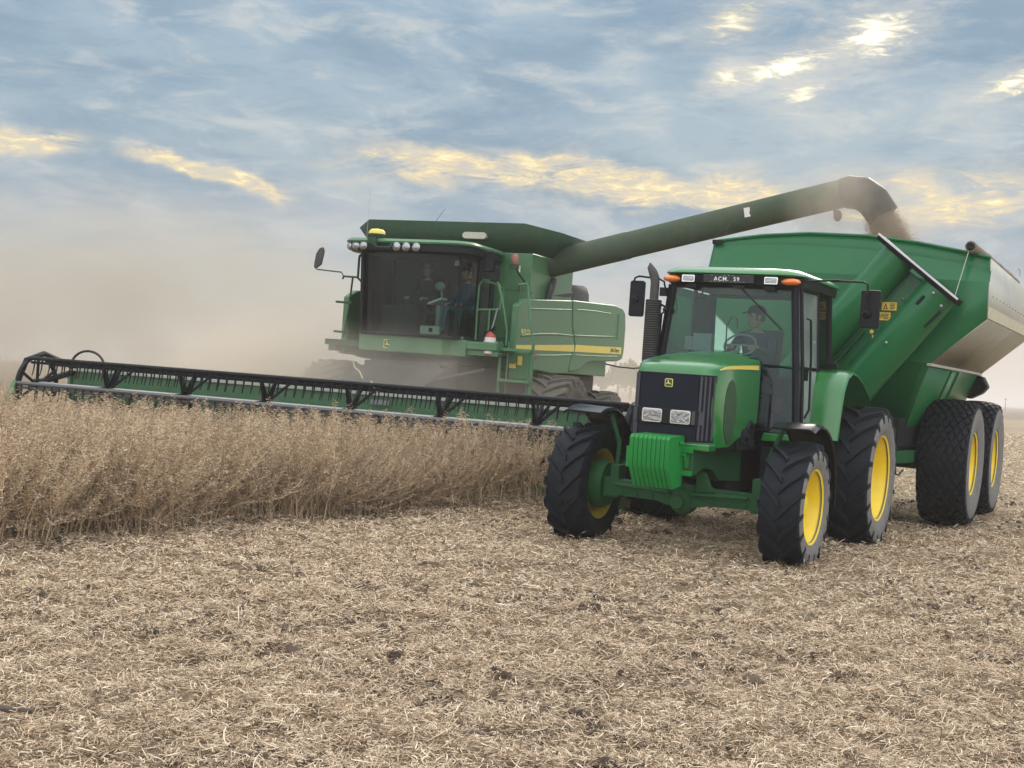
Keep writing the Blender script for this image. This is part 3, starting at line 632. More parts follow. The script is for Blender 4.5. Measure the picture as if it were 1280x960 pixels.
# tarp roll on the near top edge
b = MB(); b.tube([(.33, -1.85, 3.75), (.345, 0., 3.74), (.345, 1.5, 3.725), (.34, 3.02, 3.72)], [.072, .066, .070, .066], 14); b.lathe([(-1.90, .02), (-1.90, .05), (-1.85, .052)], 12, mi=1, axis=1, c=(.33, 0, 3.75))
for yy in (-.6, .6, 1.8): b.lathe([(yy, .074), (yy+.04, .076), (yy+.08, .074)], 14, axis=1, c=(.344, 0, 3.738))
tp = b.build('tarp_roll', ['tarp', 'underbody'], gc, smooth=50)
b = MB(); b.tube([(.36, 2.7, 3.84), (.38, 2.8, 3.93), (.40, 2.95, 3.93), (.40, 3.03, 3.84)], .006, 5); b.build('tarp_cord', 'metal', tp)
b = MB(); b.tube([(.32, -1.84, 3.74), (.24, -2.3, 3.02)], .005, 5); b.build('cable', 'metal', gc); b = MB(); b.tube([(-3.05, -1.7, 3.86), (-2.98, -1.72, 4.05)], .008, 6); b.build('antenna', 'dgrey', gc)
b = MB(); b.box(-3.24, -3.10, -1.66, -1.60, 3.745, 3.81); b.build('corner_bracket', 'underbody', gc, bevel=.01)
b = MB(); b.tube([(x, -1.60, z+.012) for x, z in top], .022, 6); b.build('top_rim', 'green_c', gc)
# ================================================================== COMBINE HARVESTER
KD = -20.95; KX, KY = -1.287, 23.07; KZ = float(terr(KX, KY))
KM = frame(KX, KY, KD, KZ); KI = KM.inverted()
cb = empty('combine_harvester', None, (KX, KY, KZ), frot(KD), label='green combine harvester with a wide reel header, cutting the standing crop', category='combine harvester')
# wheels: front pair and smaller steering pair
for (wx, wy, Rr, w, rr, nl) in ((2.17, 0., .95, .74, .46, 22), (1.75, 4.15, .82, .55, .40, 20)):
    tm = None
    for s in (1, -1):
        e = empty('wheel', cb, (s*wx, wy, Rr-.03))
        if tm is None: tm = ag_tyre(Rr, w, rr, nl, .05, .40).build('tyre', ['rubber_k', 'rubber_k'], e, smooth=30).data
        else: link('tyre', tm, e)
        rim_mesh(rr, w, s, .12).build('rim', ['yellow', 'rim_back'], e, smooth=40)
b = MB(); b.cyl((-2.0, 0, .92), (2.0, 0, .92), .18); b.box(-1.6, -1.3, -.3, .3, .6, 1.4); b.box(1.3, 1.6, -.3, .3, .6, 1.4); b.cyl((-1.6, 4.15, .79), (1.6, 4.15, .79), .11)
b.box(-1.3, 1.3, -.6, 4.9, 1.15, 1.9); b.box(-1.0, 1.0, 3.8, 4.6, .75, 1.2)
b.build('chassis', 'dgrey', cb, bevel=.02)
# feeder house
b = MB(); b.loft([[(x, y, z) for x, z in ((-.72, z0), (.80, z0), (.80, z1), (-.72, z1))] for y, z0, z1 in ((-3.75, .45, 1.05), (-2.3, .95, 1.62), (-1.2, 1.25, 2.0))])
b.box(-.80, -.72, -3.0, -1.2, 1.0, 1.5); b.box(.80, .88, -3.0, -1.2, 1.0, 1.5)
fh = b.build('feeder_house', 'dgrey', cb, bevel=.015)
b = MB(); b.tube([(.75, -2.2, 1.62), (1.35, -1.4, 1.86)], .03, 8); b.sphere((.85, -1.9, 1.90), (.09, .05, .06), 10); b.tube([(.3, -2.0, 1.55), (.5, -1.6, 1.9)], .02, 6); b.box(-.5, .6, -2.32, -2.30, 1.32, 1.36); b.build('lift_linkage', 'dgrey', fh)
# body
b = MB(); b.box(-1.55, 1.55, .10, 4.9, 1.9, 3.2); b.box(-1.50, 1.52, .10, 2.4, 3.2, 3.98); b.box(-1.3, 1.3, 4.8, 5.6, 2.1, 3.25); b.build('body', 'green_k', cb, bevel=.02)
b = MB(); b.box(-1.2, 1.60, .02, .10, 2.35, 3.30); b.box(.50, 1.54, .02, .10, 3.30, 3.96); b.box(.58, 1.20, -.01, .02, 2.45, 3.22); b.prism([(1.25, 2.4), (1.60, 2.4), (1.60, 3.25), (1.42, 3.25)], 1, -.02, .02); b.build('front_bulkhead', 'green_k', cb, bevel=.012)
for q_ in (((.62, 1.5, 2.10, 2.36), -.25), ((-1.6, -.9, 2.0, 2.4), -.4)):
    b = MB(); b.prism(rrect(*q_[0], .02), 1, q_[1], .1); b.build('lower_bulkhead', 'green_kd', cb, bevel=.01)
b = MB(); b.box(1.30, 1.345, -.018, -.01, 3.62, 3.74); b.box(.56, .60, .01, .018, 3.55, 3.82); b.build('white_decal', 'white', cb)
# side panels
for s in (1, -1):
    def side(nm, poly, m='green_k', x0=1.55, x1=1.67, par=cb, bev=.03):
        b = MB(); b.prism(poly, 0, s*x0, s*x1); return b.build(nm, m, par, bevel=bev)
    p1 = side('front_side_panel', [(-.85, 2.02), (-.1, 1.93), (1.2, 1.88), (2.07, 1.90), (2.11, 2.1), (2.34, 2.48), (2.10, 2.85), (2.03, 3.30), (.5, 3.20), (-.55, 3.13), (-.85, 3.0)])
    p2 = side('rear_side_panel', [(2.13, 1.94), (2.38, 1.96), (2.75, 2.0), (3.15, 2.14), (3.6, 2.19), (5.35, 2.24), (5.68, 2.30), (5.78, 2.44), (5.80, 3.0), (5.70, 3.30), (5.5, 3.385), (4.9, 3.42), (2.07, 3.31), (2.14, 2.85), (2.38, 2.48), (2.15, 2.1)])
    b = MB(); b.prism([(-.82, 2.252), (2.31, 2.335), (2.31, 2.465), (-.82, 2.325)], 0, s*1.672, s*1.675); b.build('stripe', 'stripe', p1)
    b = MB(); b.prism([(2.37, 2.338), (5.55, 2.405), (5.55, 2.555), (2.40, 2.47)], 0, s*1.672, s*1.675); st = b.build('stripe', 'stripe', p2)
    # pressed creases
    b = MB(); b.loft([[(s*1.66, y, z-.05), (s*1.69, y, z), (s*1.66, y, z+.02)] for y, z in ((-.6, 2.50), (.4, 2.58), (1.2, 2.62), (2.20, 2.64))]); b.build('crease', 'green_k', p1, smooth=60)
    b = MB(); b.loft([[(s*1.66, y, z-.05), (s*1.69, y, z), (s*1.66, y, z+.02)] for y, z in ((2.30, 2.65), (3.6, 2.70), (5.0, 2.76))]); b.loft([[(s*1.66, y, 2.80), (s*1.685, y+.02, 2.80), (s*1.66, y+.08, 2.80)] if 0 else [(s*1.66, 5.1, z), (s*1.70, 5.16, z), (s*1.66, 5.26, z)] for z in (2.7, 3.25)]); b.build('crease', 'green_k', p2, smooth=60)
    b = MB(); b.loft([[(s*1.665, y, z-.02), (s*1.685, y, z), (s*1.665, y, z+.015)] for y, z in ((-.3, 2.98), (1., 3.06), (2.0, 3.12))]); b.loft([[(s*1.665, y, z-.02), (s*1.685, y, z), (s*1.665, y, z+.015)] for y, z in ((-.5, 2.17), (1., 2.215), (2.2, 2.27))]); b.build('crease', 'green_k', p1, smooth=60)
    b = MB(); b.loft([[(s*1.665, y, z-.02), (s*1.685, y, z), (s*1.665, y, z+.015)] for y, z in ((2.3, 3.15), (3.5, 3.20), (4.6, 3.22))]); b.loft([[(s*1.665, y, z-.02), (s*1.685, y, z), (s*1.665, y, z+.015)] for y, z in ((2.4, 2.275), (4., 2.31), (5.3, 2.35))]); b.build('crease', 'green_k', p2, smooth=60)
    if s > 0:
        text('model_lettering', '9670 STS', .125, (1.676, -.40, 2.565), LEFTSIDE, 'ink_y', p1, bold=.002)
        text('maker_lettering', 'John Deere', .135, (1.677, 5.05, 2.472), LEFTSIDE, 'ink', st, shear=.25, bold=.001)
        b = MB(); b.box(1.672, 1.678, .02, .26, 2.10, 2.28); b.build('reflector', mat('faded red reflector', (.16,.06,.05), .5, dust=.4), p1)
b = MB(); b.tube([(-1.5, 5.7, 2.5), (1.5, 5.7, 2.5)], .05, 6); b.loft([[(x, y, z) for x in (-1.56, 1.56) for y, z in (((y0, z0), (y0+.1, z0)) if x < 0 else ((y0+.1, z0), (y0, z0)))] for y0, z0 in ((5.6, 2.3), (5.65, 2.9), (5.5, 3.35))]); b.build('rear_hood', 'green_k', cb, smooth=50)
b = MB(); b.prism([(3.45, 2.02), (4.1, 2.08), (4.2, 2.24), (3.3, 2.24)], 0, .6, 1.45); b.build('chaff_spreader', 'dgrey', cb, bevel=.02)
# engine deck
b = MB(); b.loft([[(x, y, z) for x, y in rrect(.3, 1.5, y0, y1, .12)] for z, y0, y1 in ((3.2, 2.5, 3.7), (3.52, 2.55, 3.65), (3.64, 2.7, 3.5), (3.66, 2.9, 3.3))]); b.build('air_screen', 'dgrey', cb, smooth=50)
b = MB(); b.tube([(1.55, .95, 3.25), (1.58, 1.0, 3.42), (1.55, 1.2, 3.58), (1.45, 1.5, 3.62), (1.4, 2.3, 3.55)], .07, 10); b.tube([(1.60, .8, 3.2), (1.63, .82, 3.40), (1.6, .92, 3.48)], .03, 8); b.tube([(1.4, 1.2, 3.3), (1.42, 2.4, 3.45)], .12, 10); b.build('engine_hose', 'dgrey', cb)
# tank extension (flared)
def octr(x0, x1, y0, y1, c, z, d=.0): return [(x0+c, y0, z), (x1-c, y0, z), (x1, y0+c*1.2, z-d), (x1, y1-c, z-d*.6), (x1-c, y1, z), (x0+c, y1, z), (x0, y1-c, z-d*.6), (x0, y0+c*1.2, z-d)]
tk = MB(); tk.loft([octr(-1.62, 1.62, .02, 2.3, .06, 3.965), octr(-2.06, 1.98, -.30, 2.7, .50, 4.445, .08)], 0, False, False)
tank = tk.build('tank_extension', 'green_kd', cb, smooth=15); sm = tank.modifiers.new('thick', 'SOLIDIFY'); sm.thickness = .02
b = MB(); b.prism(rrect(.28, .74, 4.165, 4.285, .06), 1, -.235, -.14); o = b.build('sight_window', mat('pale sight glass', (.52,.50,.42), .4, dust=.3), tank, bevel=.01); 
b = MB(); b.tube([(-.35, .9, 4.3), (-.25, .9, 4.56), (.05, .9, 4.56), (.12, .9, 4.3)], .05, 8); b.prism([(-.4, 4.42), (-.22, 4.60), (.0, 4.60), (.15, 4.46)], 1, .8, 1.0); b.build('filling_auger', 'galv', cb)
# cab
kc = empty('cab', cb, (-.05, 0, 0))
b = MB(); b.box(-.98, .93, -1.28, .05, 2.34, 2.40); b.loft([[(x, y, z) for x, y in ((-.99, -.95), (-.95, -1.42), (-.3, -1.50), (.35, -1.49), (.62, -1.44), (.72, -1.30), (1.0, -1.28), (1.0, -.8))] for z in (2.06, 2.10, 2.31, 2.345)]); b.box(.66, 1.55, -1.26, -.9, 2.19, 2.33)
base = b.build('cab_base', 'green_k', kc, bevel=.02)
emblem(base, -.36, -1.487, 2.195, .15)
KP = [(-.96, -1.30), (-.90, -1.44), (-.5, -1.55), (0, -1.58), (.34, -1.555), (.60, -1.50), (.84, -1.36), (.93, -1.20), (.935, -.76)]
def kp(i, z): x, y = KP[i]; t = (z-2.36)/1.42; return (x*(1+.04*t)-.02*t, y-.03*t, z)
b = MB(); vs = []; fs = []
for z in (2.365, 3.76): vs += [kp(i, z) for i in range(len(KP))]
n = len(KP)
for i in range(n-1): fs.append((i, i+1, n+i+1, n+i))
b.add(vs, fs); gl = b.build('windshield', 'glass_k', kc, smooth=60, recalc=False)
b = MB()
for i, r in ((0, .05), (1, .035), (6, .03), (8, .05)): b.tube([kp(i, 2.35), kp(i, 3.76)], r, 8)
b.tube([kp(i, 2.37) for i in range(n)], .025, 6)
b.tube([(-.96, -.2, 2.36), (-.98, -.2, 3.76)], .06, 6); b.tube([(.93, -.2, 2.36), (.95, -.2, 3.76)], .06, 6)
b.build('cab_frame', 'black', kc)
b = MB(); b.box(-.95, .95, -.62, -.20, 2.35, 2.9); b.box(.30, .95, -.25, -.18, 2.9, 3.75); b.box(-.95, .30, -.12, -.05, 2.4, 3.75); b.build('cab_rear_wall', mat('dark green cab lining', (.022,.060,.040), .6, dust=.2), kc)
b = MB(); q = [(-.965, -1.28, 2.4), (-.965, -.25, 2.4), (-.985, -.25, 3.74), (-.985, -1.3, 3.74)]; b.plate(q[::-1], (-1, 0, 0), .006); b.build('side_window', 'glass_k', kc)
# roof with lamp band
def kr(x0, x1, y0, y1, z, r): return [(x, y-.06*(1-((x-(x0+x1)/2)/(x1-x0)*2)**2)*(y < (y0+y1)/2), z) for x, y in rrect(x0, x1, y0, y1, r, 5)]
b = MB(); b.loft([kr(-1.20, 1.06, -1.62, .1, 3.745, .30), kr(-1.24, 1.10, -1.68, .1, 3.77, .32), kr(-1.24, 1.10, -1.68, .1, 3.89, .32), kr(-1.22, 1.08, -1.64, .1, 3.90, .3)]); rf = b.build('roof', 'black', kc, smooth=45)
b = MB(); b.loft([kr(-1.27, 1.13, -1.72, .1, 3.892, .32), kr(-1.28, 1.14, -1.73, .1, 3.92, .32), kr(-1.24, 1.10, -1.68, .1, 3.965, .3), kr(-1.05, .9, -1.4, .05, 3.995, .25)]); b.build('roof_cap', 'green_k', rf, smooth=50)
for x in (-1.13, -.985, -.825, -.19, -.01, .175):
    y = -1.68-.06*(1-((x+.07)/1.17)**2)+(.10 if x < -1.1 else .02 if x < -.95 else 0)
    b = MB(); b.lathe([(y-.035, .001), (y-.03, .06), (y-.02, .075), (y+.05, .075)], 18, axis=1, c=(x, 0, 3.828)); b.build('headlight', 'lens', rf, smooth=40)
b = MB(); b.lathe([(3.96, .10), (4.02, .14), (4.04, .14)], 20, axis=2, c=(-.64, -1.62, 0)); b.lathe([(4.04, .145), (4.08, .14), (4.12, .10), (4.135, .01)], 20, mi=1, axis=2, c=(-.64, -1.62, 0)); b.box(-.72, -.56, -1.8, -1.5, 3.86, 3.97); b.tube([(-.62, -1.78, 3.86), (-.5, -1.82, 3.80), (-.3, -1.82, 3.80), (-.26, -1.76, 3.88)], .016, 6); b.build('receiver_dome', ['green_kd', 'stripe'], rf, smooth=50)
b = MB(); b.tube([(.05, -1.3, 3.98), (.40, -1.2, 4.55)], [.006, .003], 5); b.build('antenna', 'ink', rf); b = MB(); b.tube([(-1.0, -1.3, 3.98), (-1.0, -1.28, 4.9)], [.004, .002], 5); b.build('antenna', 'metal', rf)
b = MB(); b.box(.72, .84, -1.35, -1.34, 3.58, 3.67); o = b.build('window_sticker', 'paper', kc); o.rotation_euler = (0, 0, 0)
b = MB(); b.box(.20, .56, -1.45, -1.37, 2.40, 2.545); mb_ = b.build('document_box', 'white', kc, bevel=.02); b = MB(); b.box(.37, .44, -1.455, -1.45, 2.44, 2.51); b.build('box_mark', 'ink', mb_)
# interior
b = MB(); b.box(-.38, .12, -.75, -.25, 2.62, 2.78); b.loft([[(x, y, z) for x, y in rrect(-.38, .12, y0, y0+.14, .05)] for z, y0 in ((2.75, -.36), (3.1, -.30), (3.48, -.24))]); b.build('seat', 'seat', kc, bevel=.03)
b = MB(); b.box(.42, .85, -.72, -.30, 2.40, 2.75); b.build('buddy_seat', 'seat', kc, bevel=.03)
b = MB(); b.loft([[(x, y, z) for x, y in rrect(-.25*k-.1, .05*k, -1.25, -1.10, .04)] for z, k in ((2.4, 1), (2.9, .8))]); b.tube([(-.13+.2*math.cos(t), -1.05+.12*math.sin(t), 2.95+.16*math.sin(t)) for t in [2*PI*k/18 for k in range(19)]], .016, 6); b.build('steering_column', 'seat', kc)
b = MB(); b.prism([(.15, 2.95), (.40, 3.05), (.41, 3.02), (.16, 2.92)], 1, -1.1, -.85); b.build('clipboard', 'paper', kc)
b = MB(); b.box(.30, .37, -1.05, -.55, 2.4, 2.92); b.sphere((.30, -.95, 3.25), (.10, .05, .08), 10); b.tube([(.34, -.9, 2.9), (.32, -.93, 3.2)], .02, 6); b.build('armrest_console', 'grey', kc)
# hand rails, platform, ladder
b = MB(); T_ = lambda p, r=.018: b.tube(p, r, 7)
T_([(1.0, -1.0, 2.36), (.99, -1.0, 2.9), (1.0, -1.0, 3.30), (1.06, -1.0, 3.39), (1.30, -1.0, 3.38), (1.36, -1.0, 3.32), (1.48, -1.0, 2.9), (1.56, -1.0, 2.55), (1.56, -1.0, 2.3)])
T_([(1.30, -.6, 3.0), (1.28, -.6, 3.28), (1.15, -.8, 3.36), (1.1, -1.0, 3.36)]); T_([(1.0, -1.0, 2.88), (1.40, -1.0, 2.9)]); T_([(1.40, -1.0, 2.9), (1.42, -1., 3.1), (1.3, -.9, 3.3)])
T_([(1.22, -1., 2.9), (1.22, -1., 2.36)]); T_([(1.48, -.6, 2.3), (1.55, -.6, 2.75), (1.65, -.8, 3.25), (1.72, -1., 3.33), (1.86, -1.0, 3.36), (1.88, -1.0, 3.30), (1.95, -1., 2.8), (2.04, -1.0, 2.35), (2.06, -1.0, 1.9)], .02)
rails = b.build('hand_rail', 'green_k', cb)
b = MB()
for x in (1.47, 2.05): b.tube([(x, -1.0, 2.36), (x, -1.02, 1.35), (x, -1.04, .55)], .030, 6)
b.tube([(1.60, -.98, 2.36), (1.60, -1.0, 1.0)], .016, 6); b.tube([(1.98, -.98, 2.2), (1.98, -1.0, 1.0)], .016, 6)
for z in (.60, .95, 1.30, 1.72, 2.24): b.box(1.48, 2.05, -1.10, -.90, z-.03, z+.02)
b.box(1.55, 1.95, -.75, -.72, 1.75, 2.2); lad = b.build('ladder', 'green_k', cb, bevel=.004)
b = MB(); b.box(1.55, 1.67, -.765, -.755, 1.93, 2.16); b.box(1.70, 1.78, -.765, -.755, 1.99, 2.14); b.build('warning_decal', 'label_y', lad)
b = MB(); b.box(.55, 1.52, -1.15, -.25, 2.13, 2.17); b.box(.60, 1.50, -1.20, -1.15, 2.10, 2.30); b.build('platform', 'green_k', cb, bevel=.006)
b = MB()
b.tube([(-1.05, -1.35, 3.74), (-1.14, -1.34, 3.68), (-1.15, -1.33, 3.62), (-1.15, -1.33, 3.30), (-1.06, -1.32, 3.24)], .022, 7)
b.tube([(-1.52, -1.2, 3.28), (-1.50, -1.2, 3.33), (-1.2, -1.25, 3.32), (-1.05, -1.3, 3.2)], .018, 7); b.tube([(-1.32, -1.2, 3.32), (-1.36, -1.2, 2.75), (-1.42, -1.2, 2.26)], .018, 7)
for z in (2.36, 2.88): b.tube([(-1.62, -1.2, z), (-1.30, -1.2, z-.01)], .02, 6)
b.box(-1.70, -1.0, -1.35, -.6, 2.12, 2.22); b.box(-1.65, -1.5, -1.3, -1.1, 2.02, 2.12); b.sphere((-1.3, -1.2, 2.0), (.22, .05, .03), 10); b.prism([(-1.18, 2.22), (-.98, 2.22), (-.98, 3.1), (-1.02, 3.1)], 1, -.9, -.8)
b.build('side_platform', 'green_kd', cb)
b = MB(); b.tube([(-1.50, -1.2, 3.32), (-1.55, -1.2, 3.40), (-2.02, -1.22, 3.43), (-2.08, -1.22, 3.46), (-2.06, -1.22, 3.56)], .012, 6); arm = b.build('mirror_arm', 'dgrey', cb)
b = MB(); b.prism([(-2.09, 3.47), (-2.03, 3.45), (-1.94, 3.52), (-1.90, 3.76), (-1.93, 3.83), (-2.0, 3.80), (-2.06, 3.70)], 1, -1.26, -1.20); b.build('mirror', 'dgrey', arm, bevel=.02)
b = MB(); b.tube([(1.25, -1.0, 3.36), (1.22, -1.02, 3.45), (1.2, -1.02, 3.6), (1.24, -1.02, 3.75)], .014, 6); arm = b.build('mirror_arm', 'dgrey', cb)
b = MB(); b.prism(rrect(1.085, 1.275, 3.52, 3.87, .04), 1, -1.10, -1.06); b.prism(rrect(1.19, 1.37, 3.37, 3.62, .04), 1, -1.05, -1.01); b.build('mirror', 'black', arm, bevel=.015)
b = MB(); b.tube([(1.46, -.05, 3.45), (1.48, -.4, 3.55), (1.50, -.7, 3.70)], .018, 6); b.box(1.42, 1.56, -.76, -.64, 3.62, 3.70); b.build('beacon_bracket', 'green_kd', cb)
b = MB(); b.lathe([(3.70, .055), (3.73, .07), (3.83, .065), (3.87, .04), (3.88, .001)], 16, axis=2, c=(1.50, -.70, 0)); b.build('beacon', 'red', cb, smooth=50)
# rear lamp on its folding arm
b = MB(); b.tube([(1.45, 5.1, 2.26), (1.47, 5.15, 2.17), (1.7, 5.3, 2.13), (2.0, 5.45, 2.12), (2.25, 5.5, 2.16), (2.38, 5.5, 2.24), (2.38, 5.5, 2.5)], .016, 6); arm = b.build('lamp_arm', 'black', cb)
b = MB(); b.box(2.27, 2.41, 5.46, 5.52, 2.42, 2.57, 1); b.box(2.27, 2.41, 5.45, 5.52, 2.24, 2.42, 0); b.build('tail_light', ['amber', 'label_y'], arm, bevel=.015)
# unloading tube (world end points taken into the machine's frame)
A = Vector((1.10, 1.2, 3.80)); Ew = Vector((0, 0, H))+ray(1060, 240)*21.0; E_ = KI @ Ew
E2 = KI @ (Vector((0, 0, H))+ray(1078, 242)*20.85); E3 = KI @ (Vector((0, 0, H))+ray(1092, 252)*20.75); E4 = KI @ (Vector((0, 0, H))+ray(1104, 270)*20.7); E5 = KI @ (Vector((0, 0, H))+ray(1113, 284)*20.68)
b = MB(); b.tube([A, A.lerp(E_, .33), A.lerp(E_, .335), E_], [.245, .245, .236, .236], 28); tube_ = b.build('unloading_tube', 'green_t', cb, smooth=50)
b = MB(); b.tube([A.lerp(E_, .985), E_, E2, E3, E4], [.248, .272, .278, .272, .26], 24); spout = b.build('spout', 'black', tube_, smooth=60)
m_ = A.lerp(E_, .72); b = MB(); b.box(-.05, .05, -.004, .004, -.08, .08); o = b.build('tube_decal', 'white', tube_); o.matrix_local = Matrix.Translation(m_+Vector((-.03, -.232, .02))) @ Matrix.Rotation(-.05, 4, 'Z') @ Matrix.Rotation(-.2, 4, 'Y')
lp = A.lerp(E_, .965); b = MB(); b.tube([lp+Vector((0, 0, -.22)), lp+Vector((.02, 0, -.30))], .03, 8); b.sphere(lp+Vector((.06, 0, -.34)), (.07, .07, .10), 10); b.build('tube_lamp', 'black', tube_)
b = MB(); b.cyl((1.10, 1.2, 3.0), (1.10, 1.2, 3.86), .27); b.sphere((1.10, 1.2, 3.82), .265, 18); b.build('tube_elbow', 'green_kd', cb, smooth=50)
# ---------------------------------------------------------------- header
hd = empty('header', cb, (0, 0, 0))
HL, HR = -4.93, 4.92
b = MB(); b.prism([(-3.90, .35), (-3.95, .55), (-3.92, 1.40), (-3.86, 1.42), (-3.80, 1.40), (-3.80, .30)], 0, HL, HR); b.prism([(-3.92, .35), (-5.0, .22), (-5.1, .16), (-5.0, .14), (-3.9, .25)], 0, HL, HR); b.build('platform', 'green_k', hd, bevel=.01)
b = MB(); b.box(HL, HR, -3.965, -3.915, 1.375, 1.415); b.build('top_strip', 'galv', hd)
b = MB(); b.cyl((HL+.1, -4.25, .62), (HR-.1, -4.25, .62), .22, n=20)
for k in range(70):
    x = HL+.3+k*.137
    b.tube([(x+.06*q/6*(1 if x < 0 else -1), -4.25+.30*math.cos(q*PI/3), .62+.30*math.sin(q*PI/3)) for q in range(7)], .012, 4)
b.build('cross_auger', 'dgrey', hd)
for x in (.62,):
    b = MB(); b.box(x, x+.30, -3.975, -3.968, 1.24, 1.31); b.build('plate_decal', 'grey', hd)
# end dividers
for xe, s in ((HL, -1), (HR, 1)):
    pr = [(-3.75, .35), (-3.75, 1.35), (-4.0, 1.52), (-4.5, 1.60), (-4.95, 1.55), (-5.25, 1.28), (-5.75, .62), (-6.0, .30), (-5.5, .22)]
    b = MB(); b.prism([(-5.05, .25), (-5.05, 1.18), (-5.2, 1.20), (-5.45, .75), (-5.6, .30), (-5.4, .22)], 0, xe, xe+s*.08); b.prism([(-3.75, .30), (-3.75, 1.38), (-3.95, 1.38), (-4.1, .30)], 0, xe, xe+s*.06); b.prism([(-4.0, .2), (-5.1, .2), (-5.1, .55), (-4.0, .7)], 0, xe, xe+s*.06)
    dv = b.build('end_divider', 'green_k', hd, bevel=.015)
    b = MB(); b.tube([(xe+s*.03, -5.15, 1.15), (xe+s*.03, -4.98, 1.52), (xe+s*.03, -4.6, 1.63), (xe+s*.02, -4.1, 1.50), (xe, -3.85, 1.40)], .045, 8); b.tube([(xe, -3.9, 1.35), (xe, -4.75, 1.16)], .05, 6); b.lathe([(xe-.03, .42), (xe-.03, .46), (xe+.03, .46), (xe+.03, .42)], 28, c=(0, -4.75, 1.13)); b.lathe([(xe-.04, .10), (xe+.04, .10)], 14, c=(0, -4.75, 1.13))
    for q in range(6): b.tube([(xe, -4.75, 1.13), (xe, -4.75+.44*math.cos(q*PI/3+PI/6), 1.13+.44*math.sin(q*PI/3+PI/6))], .026, 5)
    b.build('reel_arm', 'black', hd)
b = MB(); b.tube([(HL+.60+.33*math.cos(t), -4.3, 1.46+.26*math.sin(t)) for t in [PI*k/14 for k in range(15)]], .020, 8); b.build('hydraulic_hose', 'ink', hd)
# reel: centre tube, spiders, six bats with tines
RC = (-4.75, 1.13); RR = .47
b = MB(); b.cyl((HL+.05, RC[0], RC[1]), (HR-.05, RC[0], RC[1]), .055, n=12); b.tube([(HL+.05, RC[0]-.05, RC[1]-.07), (HR-.05, RC[0]-.05, RC[1]-.07)], .018, 6); reel = b.build('reel', 'metal', hd, smooth=50)
stn = [HL+.0+1.412*k for k in range(1, 7)]
tlist = []
for x in stn:
    b = MB()
    for q in range(6):
        a = q*PI/3+PI/3*.95; cy, cz = math.cos(a), math.sin(a)
        b.loft([[(x+dx+.05*(k > 0)*0, RC[0]+cy*r+(-cz)*dw, RC[1]+cz*r+cy*dw) for dx, dw in ((-.018, -w), (.018, -w), (.018, w), (-.018, w))] for k, (r, w) in enumerate(((.05, .06), (.28, .035), (RR, .022)))])
        b.tube([(x+.02, RC[0]+cy*.08, RC[1]+cz*.08), (x+.30, RC[0]+cy*RR*.98, RC[1]+cz*RR*.98)], .022, 5)
    b.lathe([(x-.06, .09), (x+.06, .09)], 12, c=(0, RC[0], RC[1])); b.build('spider', 'black', hd)
tine_proto = None
for q in range(6):
    a = q*PI/3+PI/3*.95; cy, cz = RC[0]+RR*math.cos(a), RC[1]+RR*math.sin(a)
    b = MB(); b.tube([(HL+.04, cy, cz), (HR-.04, cy, cz)], .030, 8); b.tube([(HL+.04, cy+.015, cz-.065), (HR-.04, cy+.015, cz-.065)], .022, 6); b.build('bat', 'steel_d' if q == 2 else 'black', hd)
    nt_ = 66; b = MB()
    for k in range(nt_):
        x = HL+.12+(HR-HL-.24)*k/(nt_-1)
        if q == 1 or (q == 2 and k >= 32):
            if tine_proto is None:
                c = MB(); c.tube([(0, 0, -.02), (0, -.01, -.16), (0, -.045, -.27)], [.014, .010, .006], 4); tine_proto = c.build('tine', 'black', hd); o = tine_proto
            else: o = tine_proto.copy(); COL.objects.link(o); o.parent = hd
            o.location = (x, cy, cz)
        else: b.tube([(x, cy, cz-.02), (x, cy-.01, cz-.16), (x, cy-.045, cz-.27)], [.014, .010, .006], 4)
    if b.v: b.build('tine', 'black', hd, kind='stuff')
# cutter bar and fingers
b = MB(); b.box(HL, HR, -5.16, -5.02, .12, .18)
for k in range(98):
    x = HL+.05+k*.1015; b.prism([(x-.02, -5.14), (x+.02, -5.14), (x, -5.30)], 2, .13, .17)
b.build('cutter_bar', 'dgrey', hd)
# straw caught on the reel
b = MB(); b.tube([(.85, -4.72, 1.62), (.80, -4.74, 1.72), (.72, -4.75, 1.78), (.70, -4.75, 1.86)], [.014, .012, .012, .008], 6); b.tube([(1.08, -4.9, 1.60), (1.15, -4.92, 1.50), (1.2, -4.9, 1.44)], [.012, .016, .01], 6); b.build('caught_straw', mat('pale straw', (.55,.46,.32), .8), reel)

# ================================================================== fire extinguisher hanging from the ladder rail
def at_k(p): return KM @ Vector(p)
def on_k(name, p, **k): return empty(name, None, at_k(p), frot(KD), **k)
fe = on_k('fire_extinguisher', (1.325, -1.14, 2.12), label='red fire extinguisher with white label, hanging beside the harvester ladder', category='fire extinguisher')
b = MB(); b.lathe([(0, .02), (.005, .085), (.03, .095), (.30, .095), (.35, .075), (.38, .035), (.40, .03)], 20, axis=2); body = b.build('cylinder', 'redpaint', fe, smooth=40)
b = MB(); b.lathe([(.025, .0965), (.17, .0965)], 20, axis=2); b.lathe([(.175, .0965), (.298, .0965)], 20, mi=0, axis=2); b.lathe([(.20, .0975), (.215, .0975)], 20, mi=1, axis=2)
for z in (.08, .10, .12, .145): b.lathe([(z, .0975), (z+.008, .0975)], 20, mi=2, axis=2)
b.build('paper_label', ['white', mat('navy band', (.04,.05,.12), .6), 'grey'], body)
